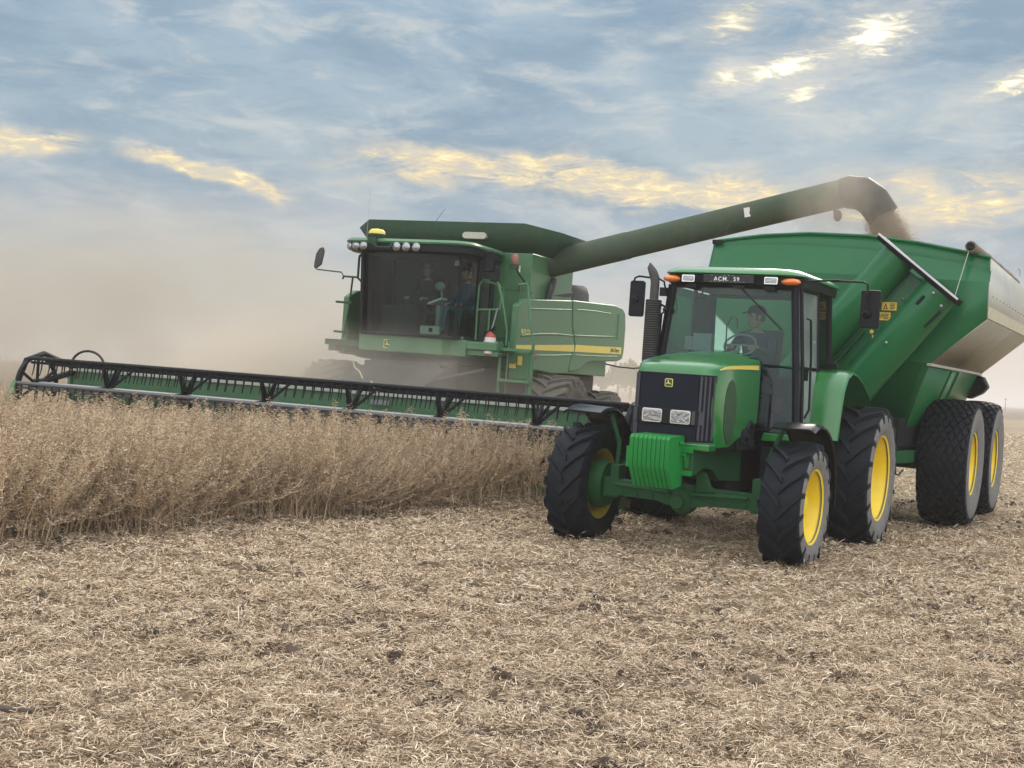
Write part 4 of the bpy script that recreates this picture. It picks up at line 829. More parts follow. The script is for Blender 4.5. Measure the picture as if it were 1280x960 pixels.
b = MB(); b.box(-.03, .03, -.03, .03, .39, .43); b.tube([(0, 0, .42), (.06, -.03, .47), (.10, -.05, .47)], .012, 6); b.tube([(0, 0, .41), (.09, 0, .44)], .01, 6); b.tube([(-.02, 0, .42), (-.10, 0, .38), (-.11, 0, .15)], .012, 6); b.lathe([(.425, .04), (.43, .04)], 14, axis=2); b.build('valve', 'black', fe)
b = MB(); b.box(-.12, -.095, -.02, .10, .16, .24); b.box(.095, .12, -.02, .10, .16, .24); b.tube([(0, .02, .42), (.02, .05, .55), (.06, .08, .80)], .012, 6); b.build('bracket', 'grey', fe)
# ================================================================== PEOPLE
def skin_mesh(verts, edges, radii, root, sub=2):
    me = bpy.data.meshes.new('sk'); me.from_pydata(verts, edges, [])
    o = bpy.data.objects.new('sk', me); COL.objects.link(o)
    sk = o.modifiers.new('s', 'SKIN'); sk.use_smooth_shade = True
    ss = o.modifiers.new('u', 'SUBSURF'); ss.levels = sub; ss.render_levels = sub
    ly = me.skin_vertices[0].data
    for i, r in enumerate(radii): ly[i].radius = (r, r); ly[i].use_root = (i == root)
    bpy.context.view_layer.update()
    out = bpy.data.meshes.new_from_object(o.evaluated_get(bpy.context.evaluated_depsgraph_get()))
    vs = [tuple(v.co) for v in out.vertices]; fs = [tuple(p.vertices) for p in out.polygons]
    bpy.data.objects.remove(o); bpy.data.meshes.remove(out)
    return vs, fs
def person(world, rotz, label, shirt, trouser, hand_t, head_yaw, cap=True, head_tilt=0., group=None, lean=0.):
    """seated figure: origin at the seat under the hips, facing local -y"""
    J = {'pelvis': ((0, 0, .10), .135), 'waist': ((0, -.01-lean*.3, .27), .125), 'chest': ((0, -.03-lean*.7, .44), .145), 'neck0': ((0, -.03-lean, .585), .065), 'neck': ((0, -.045-lean, .655), .052)}
    for s, n in ((1, 'l'), (-1, 'r')):
        ht = Vector(hand_t[0 if s > 0 else 1]); sh = Vector((s*.185, -.01-lean, .53)); mid = (sh+ht)/2; d = (ht-sh).length
        bend = math.sqrt(max(.0, .29**2-(d/2)**2)); el = mid+Vector((s*.55, .25, -.8)).normalized()*bend
        J['sh'+n] = (sh, .072); J['el'+n] = (el, .046); J['wr'+n] = (ht, .030)
        J['hip'+n] = ((s*.09, -.07, .085), .098); J['kn'+n] = ((s*.15, -.44, .13), .068); J['an'+n] = ((s*.15, -.47, -.30), .045); J['toe'+n] = ((s*.16, -.64, -.345), .040)
    B = [('pelvis', 'waist', 0), ('waist', 'chest', 0), ('chest', 'neck0', 0), ('neck0', 'neck', 2)]
    for n in 'lr': B += [('chest', 'sh'+n, 0), ('sh'+n, 'el'+n, 0), ('el'+n, 'wr'+n, 0), ('pelvis', 'hip'+n, 1), ('hip'+n, 'kn'+n, 1), ('kn'+n, 'an'+n, 1), ('an'+n, 'toe'+n, 3)]
    keys = list(J); ix = {k: i for i, k in enumerate(keys)}
    vs, fs = skin_mesh([tuple(J[k][0]) for k in keys], [(ix[a], ix[c]) for a, c, _ in B], [J[k][1] for k in keys], ix['pelvis'])
    b = MB()
    seg = [(Vector(J[a][0]), Vector(J[c][0]), m) for a, c, m in B]
    def near(p):
        best = (9, 0)
        for a, c, m in seg:
            t = max(0, min(1, (p-a).dot(c-a)/(c-a).length_squared)); d = (p-a.lerp(c, t)).length
            if d < best[0]: best = (d, m)
        return best[1]
    b.v = list(vs)
    for f in fs:
        c = sum((Vector(vs[i]) for i in f), Vector())/len(f); b.f.append(f); b.m.append(near(c))
    # hands: palm, four unequal bent fingers and a thumb
    for s, ht in ((1, hand_t[0]), (-1, hand_t[1])):
        W = Vector(ht); f = Vector((-s*.25, -1, .05)).normalized(); sd = f.cross(Vector((0, 0, 1))).normalized(); up = sd.cross(f)
        L = []
        for t, w, h in ((-.02, .026, .020), (.02, .034, .016), (.06, .040, .015), (.095, .038, .012)):
            c = W+f*t; L.append([tuple(c+sd*w*a+up*h*q) for a, q in ((-1, -.6), (-.6, -1), (.6, -1), (1, -.6), (1, .6), (.6, 1), (-.6, 1), (-1, .6))])
        b.loft(L, 2)
        for k, (ln, o) in enumerate(((.070, -.030), (.080, -.010), (.076, .010), (.060, .030))):
            p0 = W+f*.085+sd*o; p1 = p0+f*ln*.45-up*.006; p2 = p1+f*ln*.22-up*ln*.30; p3 = p2-f*ln*.05-up*ln*.28
            b.tube([p0, p1, p2, p3], [.0095, .009, .0085, .007], 7, 2)
        p0 = W+f*.02-sd*s*.03; p1 = p0+f*.035-sd*s*.022-up*.01; p2 = p1+f*.03-up*.022; b.tube([p0, p1, p2], [.012, .0105, .009], 7, 2)
    # head
    hc = Vector((0, -.055-lean, .775)); R = Matrix.Rotation(head_yaw, 4, 'Z') @ Matrix.Rotation(head_tilt, 4, 'X')
    def hp(p): return tuple(hc+R @ Vector(p))
    L = []
    for z, wx, yf, yb in ((-.135, .030, -.062, -.02), (-.120, .048, -.082, .03), (-.085, .062, -.092, .062), (-.05, .068, -.094, .085), (-.01, .072, -.092, .098), (.03, .075, -.094, .104), (.07, .071, -.088, .098), (.10, .056, -.066, .078), (.118, .030, -.03, .045), (.122, .006, -.005, .012)):
        l = []
        for k in range(18):
            a = 2*PI*k/18; cx, cy = math.sin(a), -math.cos(a)
            l.append(hp((wx*cx, (yf+yb)/2+(yb-yf)/2*cy, z)))
        L.append(l)
    b.loft(L, 2)
    b.loft([[hp((dx*w, y, z)) for dx in (-1, 1)]+[hp((0, y-pr, z-.002))] for z, w, y, pr in ((.02, .006, -.090, .008), (-.02, .010, -.090, .020), (-.042, .016, -.088, .030), (-.052, .012, -.088, .010))], 2)
    for s in (1, -1):
        b.loft([[hp((s*(.070+dx), .012+.022*math.cos(t)*k, -.015+.032*math.sin(t)*k)) for t in [2*PI*q/8 for q in range(8)]] for dx, k in ((0, 1), (.014, 1.05), (.016, .8))], 2)
        b.sphere(hp((s*.030, -.086, .008)), .0105, 8, 4)
        b.tube([hp((s*.014, -.095, .028)), hp((s*.030, -.098, .034)), hp((s*.048, -.086, .028))], .005, 5, 5)
    b.tube([hp((-.024, -.092, -.080)), hp((0, -.098, -.079)), hp((.024, -.092, -.080))], .0055, 6, 6)
    o = b.build('person', [shirt, trouser, 'skin', 'boot', 'eye', 'hair', mat('lips', (.30, .12, .10), .5)], None, smooth=70, recalc=False, label=label, category='person')
    if group: o['group'] = group
    o.matrix_world = world @ Matrix.Rotation(rotz, 4, 'Z')
    c = MB()
    if cap:
        L = []
        for z, k in ((.035, 1.06), (.07, 1.08), (.105, .98), (.130, .68), (.140, .2)):
            w = .076*k; l = []
            for q in range(18):
                a = 2*PI*q/18; l.append(hp((w*math.sin(a), .006-.105*k*math.cos(a), z)))
            L.append(l)
        c.loft(L)
        c.loft([[hp((x, y, z)) for x, y, z in ((-.06*w, -.09-d, .045-dz), (0, -.105-d*1.05, .058-dz), (.06*w, -.09-d, .045-dz), (0, -.10-d*1.05, .046-dz))] for d, w, dz in ((-.01, 1.1, 0), (.04, 1.0, .008), (.075, .6, .018))])
        cp = c.build('cap', 'cap', o, smooth=60)
        c = MB()
    L = []
    for z, k in ((-.05, .98), (-.01, 1.04), (.03, 1.05), (.08, 1.05), (.112, .8), (.128, .25)):
        w = .074*k; l = []
        for q in range(13):
            a = PI*.42+(2*PI-PI*.84)*q/12; l.append(hp((w*math.sin(a)*1.03, .004-.101*k*math.cos(a), z)))
        l += [hp((.9*w*math.sin(PI*1.58), .02, z)), hp((.9*w*math.sin(PI*.42), .02, z))]
        L.append(l)
    c.loft(L); c.build('hair', 'hair', o, smooth=60)
    return o
person(TM @ Matrix.Translation((.02, 2.08, 1.885)), 0, 'person in dark cap and navy shirt, seated at the wheel inside the tractor cab', 'shirt_n', 'trouser', ((.155, -.50, .40), (-.155, -.50, .40)), R_(-58), True, lean=.03)
person(KM @ Matrix.Translation((-.18, -.50, 2.79)), 0, 'person in charcoal shirt at the controls in the middle of the harvester cab', 'shirt_d', 'trouser', ((.17, -.44, .24), (-.17, -.44, .24)), R_(15), False)
person(KM @ Matrix.Translation((.60, -.50, 2.76)), R_(-15), 'person in blue shirt and teal jeans, riding beside the harvester operator', 'shirt_b', 'jeans', ((.14, -.36, .20), (-.14, -.36, .20)), R_(-30), True)

# ================================================================== GROUND
def ground_mat():
    m, nt, b = new_mat('stubble soil'); L = nt.links; b.inputs['Roughness'].default_value = .95; b.inputs['Specular IOR Level'].default_value = .1
    g = N(nt, 'ShaderNodeNewGeometry')
    def noise(sc, det=6., rough=.6, vec=None):
        n = N(nt, 'ShaderNodeTexNoise', inp={'Scale': sc, 'Detail': det, 'Roughness': rough}); L.new(vec or g.outputs['Position'], n.inputs['Vector']); return n
    n1 = noise(2.2, 8, .7); n2 = noise(38., 6, .75); n3 = noise(.05, 4, .6)
    mp = N(nt, 'ShaderNodeMapping'); mp.inputs['Scale'].default_value = (9, 70, 20); mp.inputs['Rotation'].default_value = (0, 0, .6); L.new(g.outputs['Position'], mp.inputs['Vector'])
    n4 = noise(1., 5, .7, mp.outputs[0])
    r = N(nt, 'ShaderNodeValToRGB'); cr = r.color_ramp; cr.elements[0].position = .34; cr.elements[0].color = (.055, .037, .027, 1); cr.elements[1].position = .68; cr.elements[1].color = (.50, .40, .27, 1)
    e = cr.elements.new(.46); e.color = (.22, .165, .105, 1); e = cr.elements.new(.56); e.color = (.36, .28, .185, 1)
    a = N(nt, 'ShaderNodeMath', operation='MULTIPLY_ADD'); a.inputs[1].default_value = .42; L.new(n2.outputs['Fac'], a.inputs[0])
    a2 = N(nt, 'ShaderNodeMath', operation='MULTIPLY'); a2.inputs[1].default_value = .32; L.new(n4.outputs['Fac'], a2.inputs[0]); L.new(a2.outputs[0], a.inputs[2])
    a3 = N(nt, 'ShaderNodeMath', operation='MULTIPLY_ADD'); a3.inputs[1].default_value = .30; L.new(n1.outputs['Fac'], a3.inputs[0]); L.new(a.outputs[0], a3.inputs[2])
    L.new(a3.outputs[0], r.inputs[0])
    mx = N(nt, 'ShaderNodeMix', data_type='RGBA', blend_type='MULTIPLY'); mx.inputs[0].default_value = 1.
    r2 = N(nt, 'ShaderNodeMapRange', inp={1: .35, 2: .65, 3: .75, 4: 1.1}); L.new(n3.outputs['Fac'], r2.inputs[0])
    L.new(r.outputs[0], mx.inputs[6]); L.new(r2.outputs[0], mx.inputs[7])
    # distant bare field strips
    sp = N(nt, 'ShaderNodeSeparateXYZ'); L.new(g.outputs['Position'], sp.inputs[0])
    st = N(nt, 'ShaderNodeMapRange', inp={1: 140., 2: 190., 3: 0., 4: .75}); L.new(sp.outputs['Y'], st.inputs[0])
    m2 = N(nt, 'ShaderNodeMix', data_type='RGBA'); m2.inputs[7].default_value = (.17, .115, .080, 1); L.new(st.outputs[0], m2.inputs[0]); L.new(mx.outputs[2], m2.inputs[6])
    L.new(m2.outputs[2], b.inputs['Base Color'])
    bp = N(nt, 'ShaderNodeBump', inp={'Strength': .9, 'Distance': .03}); L.new(a3.outputs[0], bp.inputs['Height']); L.new(bp.outputs[0], b.inputs['Normal'])
    return m
xs = np.unique(np.concatenate([np.arange(-14, 16.01, .07), np.arange(-40, 44, 1.), np.linspace(-300, 300, 61), np.linspace(-3000, 3000, 41)]))
ys = np.unique(np.concatenate([np.arange(3.5, 22, .07), np.arange(-10, 60, 1.), np.linspace(60, 400, 45), np.linspace(-300, 3200, 40)]))
GXX, GYY = np.meshgrid(xs, ys)
V = np.stack([GXX.ravel(), GYY.ravel(), gz(GXX, GYY).ravel()], 1)
nx, ny = len(xs), len(ys); I = (np.arange(ny-1)[:, None]*nx+np.arange(nx-1)[None, :]).ravel()
big_mesh('ground', V, np.stack([I, I+1, I+nx+1, I+nx], 1), ground_mat(), smooth=True, kind='structure')

# ------------------------------------------------------------------ straw litter
def straw_mat(name, c0, c1, c2, trans=0.):
    m, nt, b = new_mat(name); L = nt.links; b.inputs['Roughness'].default_value = .7; b.inputs['Specular IOR Level'].default_value = .25
    at = N(nt, 'ShaderNodeAttribute', attribute_name='rnd')
    r = N(nt, 'ShaderNodeValToRGB'); cr = r.color_ramp; cr.elements[0].color = (*c0, 1); cr.elements[1].color = (*c2, 1); e = cr.elements.new(.5); e.color = (*c1, 1)
    L.new(at.outputs['Fac'], r.inputs[0]); L.new(r.outputs[0], b.inputs['Base Color'])
    return m
def straws(n, ymin, ymax, pw, xl, xr, wl):
    """n flat curved straw pieces: centre points with density falling as y**-pw; wl = (width, length) scale"""
    u = rng.random(n); k = 2-pw
    y = (ymin**k+u*(ymax**k-ymin**k))**(1/k) if abs(k) > 1e-6 else ymin*(ymax/ymin)**u
    x = rng.uniform(-1, 1, n); x = np.where(x < 0, x*(xl[0]+xl[1]*y), x*(xr[0]+xr[1]*y))
    dens = .12+.55*vnoise(x*2.6, y*2.6, 3)+.55*vnoise(x*7.5, y*7.5, 0)+.15*vnoise(x*.7, y*.7, 1)
    keep = rng.random(n) < dens*1.05; x, y = x[keep], y[keep]; n = len(x)
    sc = wl*(y/7)**.6
    ln = rng.gamma(2.6, .0115, n)*np.maximum(1, sc*.75)+.012; wd = rng.uniform(.0012, .0029, n)*np.maximum(1, sc)
    yaw = rng.uniform(0, 2*PI, n); pit = rng.normal(0, .22, n)+(rng.random(n) < .08)*rng.uniform(.2, 1.0, n); cv = rng.normal(0, .45, n)
    d = np.stack([np.cos(yaw)*np.cos(pit), np.sin(yaw)*np.cos(pit), np.sin(pit)], 1); sd = np.stack([-np.sin(yaw), np.cos(yaw), np.zeros(n)], 1)
    roll = rng.normal(0, .6, n); up = np.cross(d, sd); sw = sd*np.cos(roll)[:, None]+up*np.sin(roll)[:, None]
    z = gz(x, y)+rng.gamma(1.6, .010, n)+np.abs(np.sin(pit))*ln*.5
    c = np.stack([x, y, z], 1); P = []
    for t in (-.5, -.17, .17, .5):
        p = c+d*(t*ln)[:, None]+sd*(cv*ln*(t*t-.08))[:, None]+np.array([0, 0, -1.])*(np.abs(cv)*ln*t*t*.4)[:, None]
        w = wd*(1 if abs(t) < .4 else .55)
        P += [p-sw*w[:, None], p+sw*w[:, None]]
    V = np.stack(P, 1).reshape(-1, 3); o = np.arange(n)[:, None]*8
    Fq = np.concatenate([o+np.array([[0, 1, 3, 2]]), o+np.array([[2, 3, 5, 4]]), o+np.array([[4, 5, 7, 6]])], 0)
    r = np.clip(rng.normal(.52, .30, n), 0, 1); return V, Fq, np.repeat(r, 8)
parts = [straws(860000, 5.2, 10., 1.2, (2.6, .38), (3.4, .40), 1.), straws(600000, 9., 17., 1.3, (1.0, .38), (3.6, .42), 1.1), straws(330000, 15., 75., 1.75, (-2., .35), (4.0, .40), 1.3)]
off = 0; VV, FF, RRr = [], [], []
for v, f, r in parts: VV.append(v); FF.append(f+off); RRr.append(r); off += len(v)
big_mesh('straw_litter', np.concatenate(VV), np.concatenate(FF), straw_mat('dry straw', (.125, .083, .054), (.53, .395, .262), (.88, .74, .54)), np.concatenate(RRr), kind='stuff', label='chopped pale straw littered over the harvested ground', category='straw litter')

# ------------------------------------------------------------------ standing soybean crop
def plant_variant(seed):
    g = np.random.default_rng(seed); V = []; T = []; Rn = []
    def ribbon(pts, w, c):
        pts = np.array(pts); n = len(pts)
        for a in (0, 1):
            o = len(V); s = np.array([w, 0, 0]) if a == 0 else np.array([0, w, 0])
            for i, p in enumerate(pts):
                k = 1-.55*i/(n-1); V.append(p-s*k); V.append(p+s*k); Rn.extend([c, c])
            for i in range(n-1): q = o+2*i; T.extend([(q, q+1, q+3), (q, q+3, q+2)])
    def pod(p, d, ln, c):
        d = d/np.linalg.norm(d); a = np.cross(d, [0.3, .2, 1.]); a /= np.linalg.norm(a); bq = np.cross(d, a); w = ln*.105; o = len(V)
        mid = p+d*ln*.5+a*ln*.08
        V.append(p); V.append(p+d*ln)
        for q in range(3):
            t = 2*PI*q/3; V.append(mid+(a*math.cos(t)+bq*math.sin(t)*.7)*w)
        Rn.extend([c]*5)
        for q in range(3): T.extend([(o, o+2+q, o+2+(q+1) % 3), (o+1, o+2+(q+1) % 3, o+2+q)])
    def stem(base, dirn, ln, w, npod, c):
        pts = [base]; d = dirn/np.linalg.norm(dirn); nseg = max(3, int(ln/.11)); p = base.copy()
        for i in range(nseg):
            d = d+g.normal(0, .10, 3); d[2] = max(d[2], .35); d /= np.linalg.norm(d); p = p+d*ln/nseg; pts.append(p.copy())
        ribbon(pts, w, c)
        pts = np.array(pts)
        for k in range(npod):
            t = g.uniform(.20, 1.0)**.85; f = t*nseg; i = min(nseg-1, int(f)); q = pts[i]+(pts[i+1]-pts[i])*(f-i)
            a = g.uniform(0, 2*PI); dd = np.array([math.cos(a), math.sin(a), g.uniform(-.5, .9)])
            pod(q, dd, g.uniform(.035, .058), float(np.clip(g.normal(.55, .2), 0, 1)))
        return pts
    Hh = g.uniform(.86, 1.12)
    main = stem(np.zeros(3), np.array([g.normal(0, .10), g.normal(0, .10), 1.]), Hh, .0044, 48, float(g.uniform(.3, .75)))
    for k in range(g.integers(2, 5)):
        i = g.integers(1, max(2, len(main)//2)); a = g.uniform(0, 2*PI)
        stem(main[i], np.array([math.cos(a)*.55, math.sin(a)*.55, 1.]), g.uniform(.35, .62), .0032, 20, float(g.uniform(.3, .75)))
    for k in range(3):   # bare petioles
        i = g.integers(1, len(main)-1); a = g.uniform(0, 2*PI); p = main[i]; e = p+np.array([math.cos(a), math.sin(a), .6])*g.uniform(.08, .18); ribbon([p, (p+e)/2+[0, 0, .02], e], .0020, .75)
    return np.array(V), np.array(T), np.array(Rn)
variants = [plant_variant(100+k) for k in range(12)]
# cut edge of the stand: the side nearest the camera
EDGE = [(-6.4, 8.6), (-4.20, 11.5), (-2.75, 13.6), (-1.75, 15.1), (-.85, 16.0), (.0, 16.25), (.62, 16.35), (.75, 18.), (.8, 20.)]
def edge_x(y):
    ex = np.array([p[0] for p in EDGE]); ey = np.array([p[1] for p in EDGE]); return np.interp(y, ey, ex)+.30*(vnoise(y*1.6, y*0+3, 2)-.5)*2
reelA = KM @ Vector((HL, -5.25, 0)); reelB = KM @ Vector((HR, -5.25, 0))
def front_of_header(x, y, ins=.0):
    n = Vector((-(reelB.y-reelA.y), reelB.x-reelA.x)).normalized(); return (x-reelA.x)*n.x+(y-reelA.y)*n.y < ins
def crop_points():
    pts = []
    x = rng.uniform(-13, .9, 26000); y = rng.uniform(9, 23, 26000)
    k = (x < edge_x(y)) & front_of_header(x, y, .30) & (x > -.52*y-.5)
    d = edge_x(y)-x
    k &= rng.random(len(x)) < np.where(d < 2.0, 1., .62)
    pts.append(np.stack([x[k], y[k], np.ones(k.sum())], 1))
    x = rng.uniform(-60, -4, 60000); y = rng.uniform(15, 75, 60000)      # uncut land beyond the header's far end
    t = Vector((reelA.x-reelB.x, reelA.y-reelB.y)).normalized(); s = (x-reelA.x)*t.x+(y-reelA.y)*t.y
    k = (s > .3) & ~((x > -13) & (y < 23) & front_of_header(x, y, .30)) & (x > -.62*y) & (x < -.22*y) & (rng.random(len(x)) < np.clip(24/y, 0, 1)**1.0)
    pts.append(np.stack([x[k], y[k], 1+np.maximum(0, y[k]-25)/90], 1))
    return np.concatenate(pts)
cp = crop_points(); VV, FF, RR2 = [], [], []; off = 0
vi = rng.integers(0, len(variants), len(cp))
for k, (v, t, r) in enumerate(variants):
    sel = cp[vi == k]; n = len(sel)
    if not n: continue
    a = rng.uniform(0, 2*PI, n); s = rng.uniform(.90, 1.14, n)*sel[:, 2]*np.where((sel[:, 0] > -1.6) & (sel[:, 1] < 20), .86, 1.); d = np.clip(edge_x(sel[:, 1])-sel[:, 0], 0, 9)
    fall = np.where((d < .7) & (sel[:, 1] < 21), np.where(rng.random(n) < .28, rng.uniform(.35, 1.35, n), rng.gamma(1.0, .13, n)), rng.gamma(1., .07, n)); fa = rng.normal(-.55, .8, n)
    ca, sa = np.cos(a)[:, None], np.sin(a)[:, None]
    X = (v[None, :, 0]*ca-v[None, :, 1]*sa)*s[:, None]; Y = (v[None, :, 0]*sa+v[None, :, 1]*ca)*s[:, None]; Z = v[None, :, 2]*s[:, None]
    tl = np.clip(fall, 0, 1.25)[:, None]*np.clip(Z/.5, 0, 1)   # bend outward and down
    hx = Z*np.sin(tl); Z2 = Z*np.cos(tl)+.01
    X = X+hx*np.cos(fa)[:, None]+sel[:, 0:1]; Y = Y+hx*np.sin(fa)[:, None]+sel[:, 1:2]
    Z2 = Z2+gz(sel[:, 0], sel[:, 1])[:, None]
    P = np.stack([X, Y, Z2], 2).reshape(-1, 3); VV.append(P)
    FF.append((t[None]+(np.arange(n)*len(v))[:, None, None]+off).reshape(-1, 3)); off += n*len(v)
    RR2.append(np.clip(r[None]+rng.normal(0, .13, n)[:, None], 0, 1).ravel())
big_mesh('soybean_crop', np.concatenate(VV), np.concatenate(FF), straw_mat('ripe soybean', (.22, .155, .102), (.57, .425, .280), (.86, .71, .50)), np.concatenate(RR2), kind='stuff', label='ripe brown soybean crop standing in front of the harvester header', category='crop')
print('crop plants', len(cp), 'tris', sum(len(f) for f in FF))
# soil clods and rotted residue showing through the straw
nC = 16000; yC = 5.2*(26/5.2)**rng.random(nC); xC = rng.uniform(-1, 1, nC)*(1.8+.40*yC)+.03*yC; kC = (vnoise(xC*1.1, yC*1.1, 2) > .50) & (xC > edge_x(yC)-.1); xC, yC = xC[kC], yC[kC]; nC = len(xC)
oct_ = []
for i_, zz in enumerate((-.5, .35, .9)):
    rr_ = (1., .85, .35)[i_]
    for q in range(7): oct_.append((rr_*math.cos(q*2*PI/7+i_*.4), rr_*math.sin(q*2*PI/7+i_*.4), zz))
oct_ = np.array(oct_); fC = []
for r_ in (0, 7):
    for q in range(7): fC.append((r_+q, r_+(q+1) % 7, r_+7+(q+1) % 7, r_+7+q))
fC = np.array(fC+[(14, 15, 16, 17), (17, 18, 20, 14)]); szC = rng.gamma(2.0, .0048, nC)*(yC/7)**.35+.005
VC = oct_[None]*(szC[:, None, None]*rng.uniform(.6, 1.3, (nC, 21, 1)))*np.array([1.3, 1., .75]); VC[:, :, 0] += xC[:, None]; VC[:, :, 1] += yC[:, None]; VC[:, :, 2] += (gz(xC, yC)+.017)[:, None]
big_mesh('soil_clods', VC.reshape(-1, 3), (fC[None]+(np.arange(nC)*21)[:, None, None]).reshape(-1, 4), straw_mat('dark crumbly soil', (.045, .030, .021), (.085, .058, .041), (.16, .115, .080)), np.repeat(rng.random(nC), 21), kind='stuff', label='dark soil clods showing through the straw', category='soil clods')
# short cut stems and pods over the stubble near the stand come with the litter; a few sticks lie on it
def stick(px, py, ln, yaw, r, label):
    d = ray(px, py); t = H/-d.z; x, y = d.x*t, d.y*t; z = float(gz(x, y))+r+.035
    b = MB(); pts = [(ln*(u-.5), .012*math.sin(7*u+px), .008*math.sin(5*u)) for u in np.linspace(0, 1, 7)]; b.tube(pts, [r*(1-.35*abs(u-.4)) for u in np.linspace(0, 1, 7)], 8)
    b.tube([pts[3], (pts[3][0]+.05, .06, .03)], [r*.5, r*.3], 6)
    o = b.build('stick', mat('weathered stick', (.10, .078, .062), .85, bump=.6, bscale=40), None, smooth=60, label=label, category='stick', group='dark sticks on the straw'); o.location = (x, y, z); o.rotation_euler = (0, .04, yaw)
stick(866, 857, .30, -.06, .016, 'dark weathered stick lying on the straw below the tractor, longest and most central')
stick(14, 898, .20, .25, .017, 'short dark stick at the left edge of the straw')
stick(597, 926, .15, .5, .013, 'small dark stick half buried in straw, lower middle')

# ------------------------------------------------------------------ grain pouring from the spout
sp0 = Vector((0, 0, H))+ray(1101, 264)*20.7; sp1 = Vector((0, 0, H))+ray(1124, 326)*20.4
n = 90000; t = rng.random(n)**.9; q = rng.normal(0, 1, (n, 3))*np.array([.115, .10, .05])
pth = np.array(sp0)[None]*(1-t)[:, None]+np.array(sp1)[None]*t[:, None]+q*(.7+1.0*t)[:, None]; pth[:, 2] -= .25*t*t
tet = np.array([[1, 1, 1], [1, -1, -1], [-1, 1, -1], [-1, -1, 1]])*.0042
V = (pth[:, None]+tet[None]).reshape(-1, 3); Fq = (np.array([[0, 1, 2], [0, 3, 1], [0, 2, 3], [1, 3, 2]])[None]+(np.arange(n)*4)[:, None, None]).reshape(-1, 3)
big_mesh('pouring_grain', V, Fq, straw_mat('soybean seed', (.26, .20, .13), (.36, .29, .20), (.46, .38, .27)), np.repeat(rng.random(n), 4), kind='stuff', label='tan grain pouring out of the unloading spout into the cart', category='grain')
# heap of grain already in the cart
b = MB(); L = []
for k in range(9):
    u = k/8; L.append([tuple(((1-u)*x+u*(CX)), ((1-u)*y+u*.6), 3.0+.45*u-.02*math.sin(9*u)) for x, y in ((.5, -1.55), (.5, 2.85), (-1.3, 2.85), (-3.1, 2.85), (-3.1, -1.55), (-1.3, -1.55))] if 0 else [((1-u)*x+u*CX, (1-u)*y+u*.7, 3.0+.45*u) for x, y in ((.5, -1.55), (.5, 2.85), (-1.3, 2.85), (-3.1, 2.85), (-3.1, -1.55), (-1.3, -1.55))])
b.loft(L); gh = b.build('grain_heap', mat('heaped soybeans', (.38, .28, .15), .8, bump=.8, bscale=90), None, smooth=60, kind='stuff', label='heap of tan grain inside the cart', category='grain'); gh.matrix_world = frame(GX, GY, GD, GZ)

# ------------------------------------------------------------------ far trees and mast
leafm = mat('far foliage', (.055, .075, .040), .8); barkm = mat('bark', (.09, .075, .06), .9)
def tree(px, Y, h, w, seed, label):
    g = np.random.default_rng(seed); d = ray(px, 480); x = d.x*Y; z0 = float(terr(x, Y))
    e = empty('tree', None, (x, Y, z0), label=label, category='tree', group='far trees beyond the harvester')
    b = MB(); b.tube([(0, 0, 0), (.1, 0, h*.25), (-.1, .1, h*.6)], [.28, .2, .08], 8)
    for k in range(5):
        a = g.uniform(0, 6.28); b.tube([(0, 0, h*.3+.08*h*k*.6), (math.cos(a)*w*.3, math.sin(a)*w*.3, h*(.5+.07*k))], [.1, .04], 6)
    b.build('trunk', barkm, e)
    n = 1500; cl = g.normal(0, 1, (14, 3)); cl /= np.linalg.norm(cl, axis=1)[:, None]; cl *= g.uniform(.3, .85, (14, 1)); ci = g.integers(0, 14, n)
    P = cl[ci]+g.normal(0, .17, (n, 3)); P = P*np.array([w*.5, w*.5, h*.36])+np.array([0, 0, h*.62])
    U = g.normal(0, 1, (n, 3)); U /= np.linalg.norm(U, axis=1)[:, None]; W = np.cross(U, g.normal(0, 1, (n, 3))); W /= np.linalg.norm(W, axis=1)[:, None]; s = g.uniform(.14, .34, (n, 1))
    V = np.stack([P-U*s, P+W*s*.7, P+U*s, P-W*s*.7], 1).reshape(-1, 3); o = big_mesh('crown', V, (np.arange(n)*4)[:, None]+np.array([[0, 1, 2, 3]]), leafm); o.parent = e
for i, (px, Y, h, w, lab) in enumerate(((752, 200, 4.6, 4.2, 'hazy low tree partly hidden by the harvester tail'), (772, 205, 5.2, 4.0, 'hazy rounded tree just right of the harvester tail'), (788, 195, 6.2, 4.4, 'tallest hazy tree, left of the lamp arm end'), (799, 210, 5.6, 3.6, 'hazy narrow tree behind the amber lamp'), (812, 215, 5.0, 4.0, 'hazy tree behind the tractor exhaust'), (733, 215, 4.4, 4.6, 'hazy tree behind the rear wheel of the harvester'))):
    tree(px, Y, h, w, 40+i, lab)
dd = ray(1257, 500); Y = 420.; b = MB(); b.cyl((0, 0, 0), (0, 0, 4.2), .12, .07, 6); b.box(-.5, .5, -.04, .04, 3.7, 3.82)
mst = b.build('utility_pole', 'dgrey', None, label='thin pole far away on the horizon at the right', category='pole'); mst.location = (dd.x*Y, Y, 0)

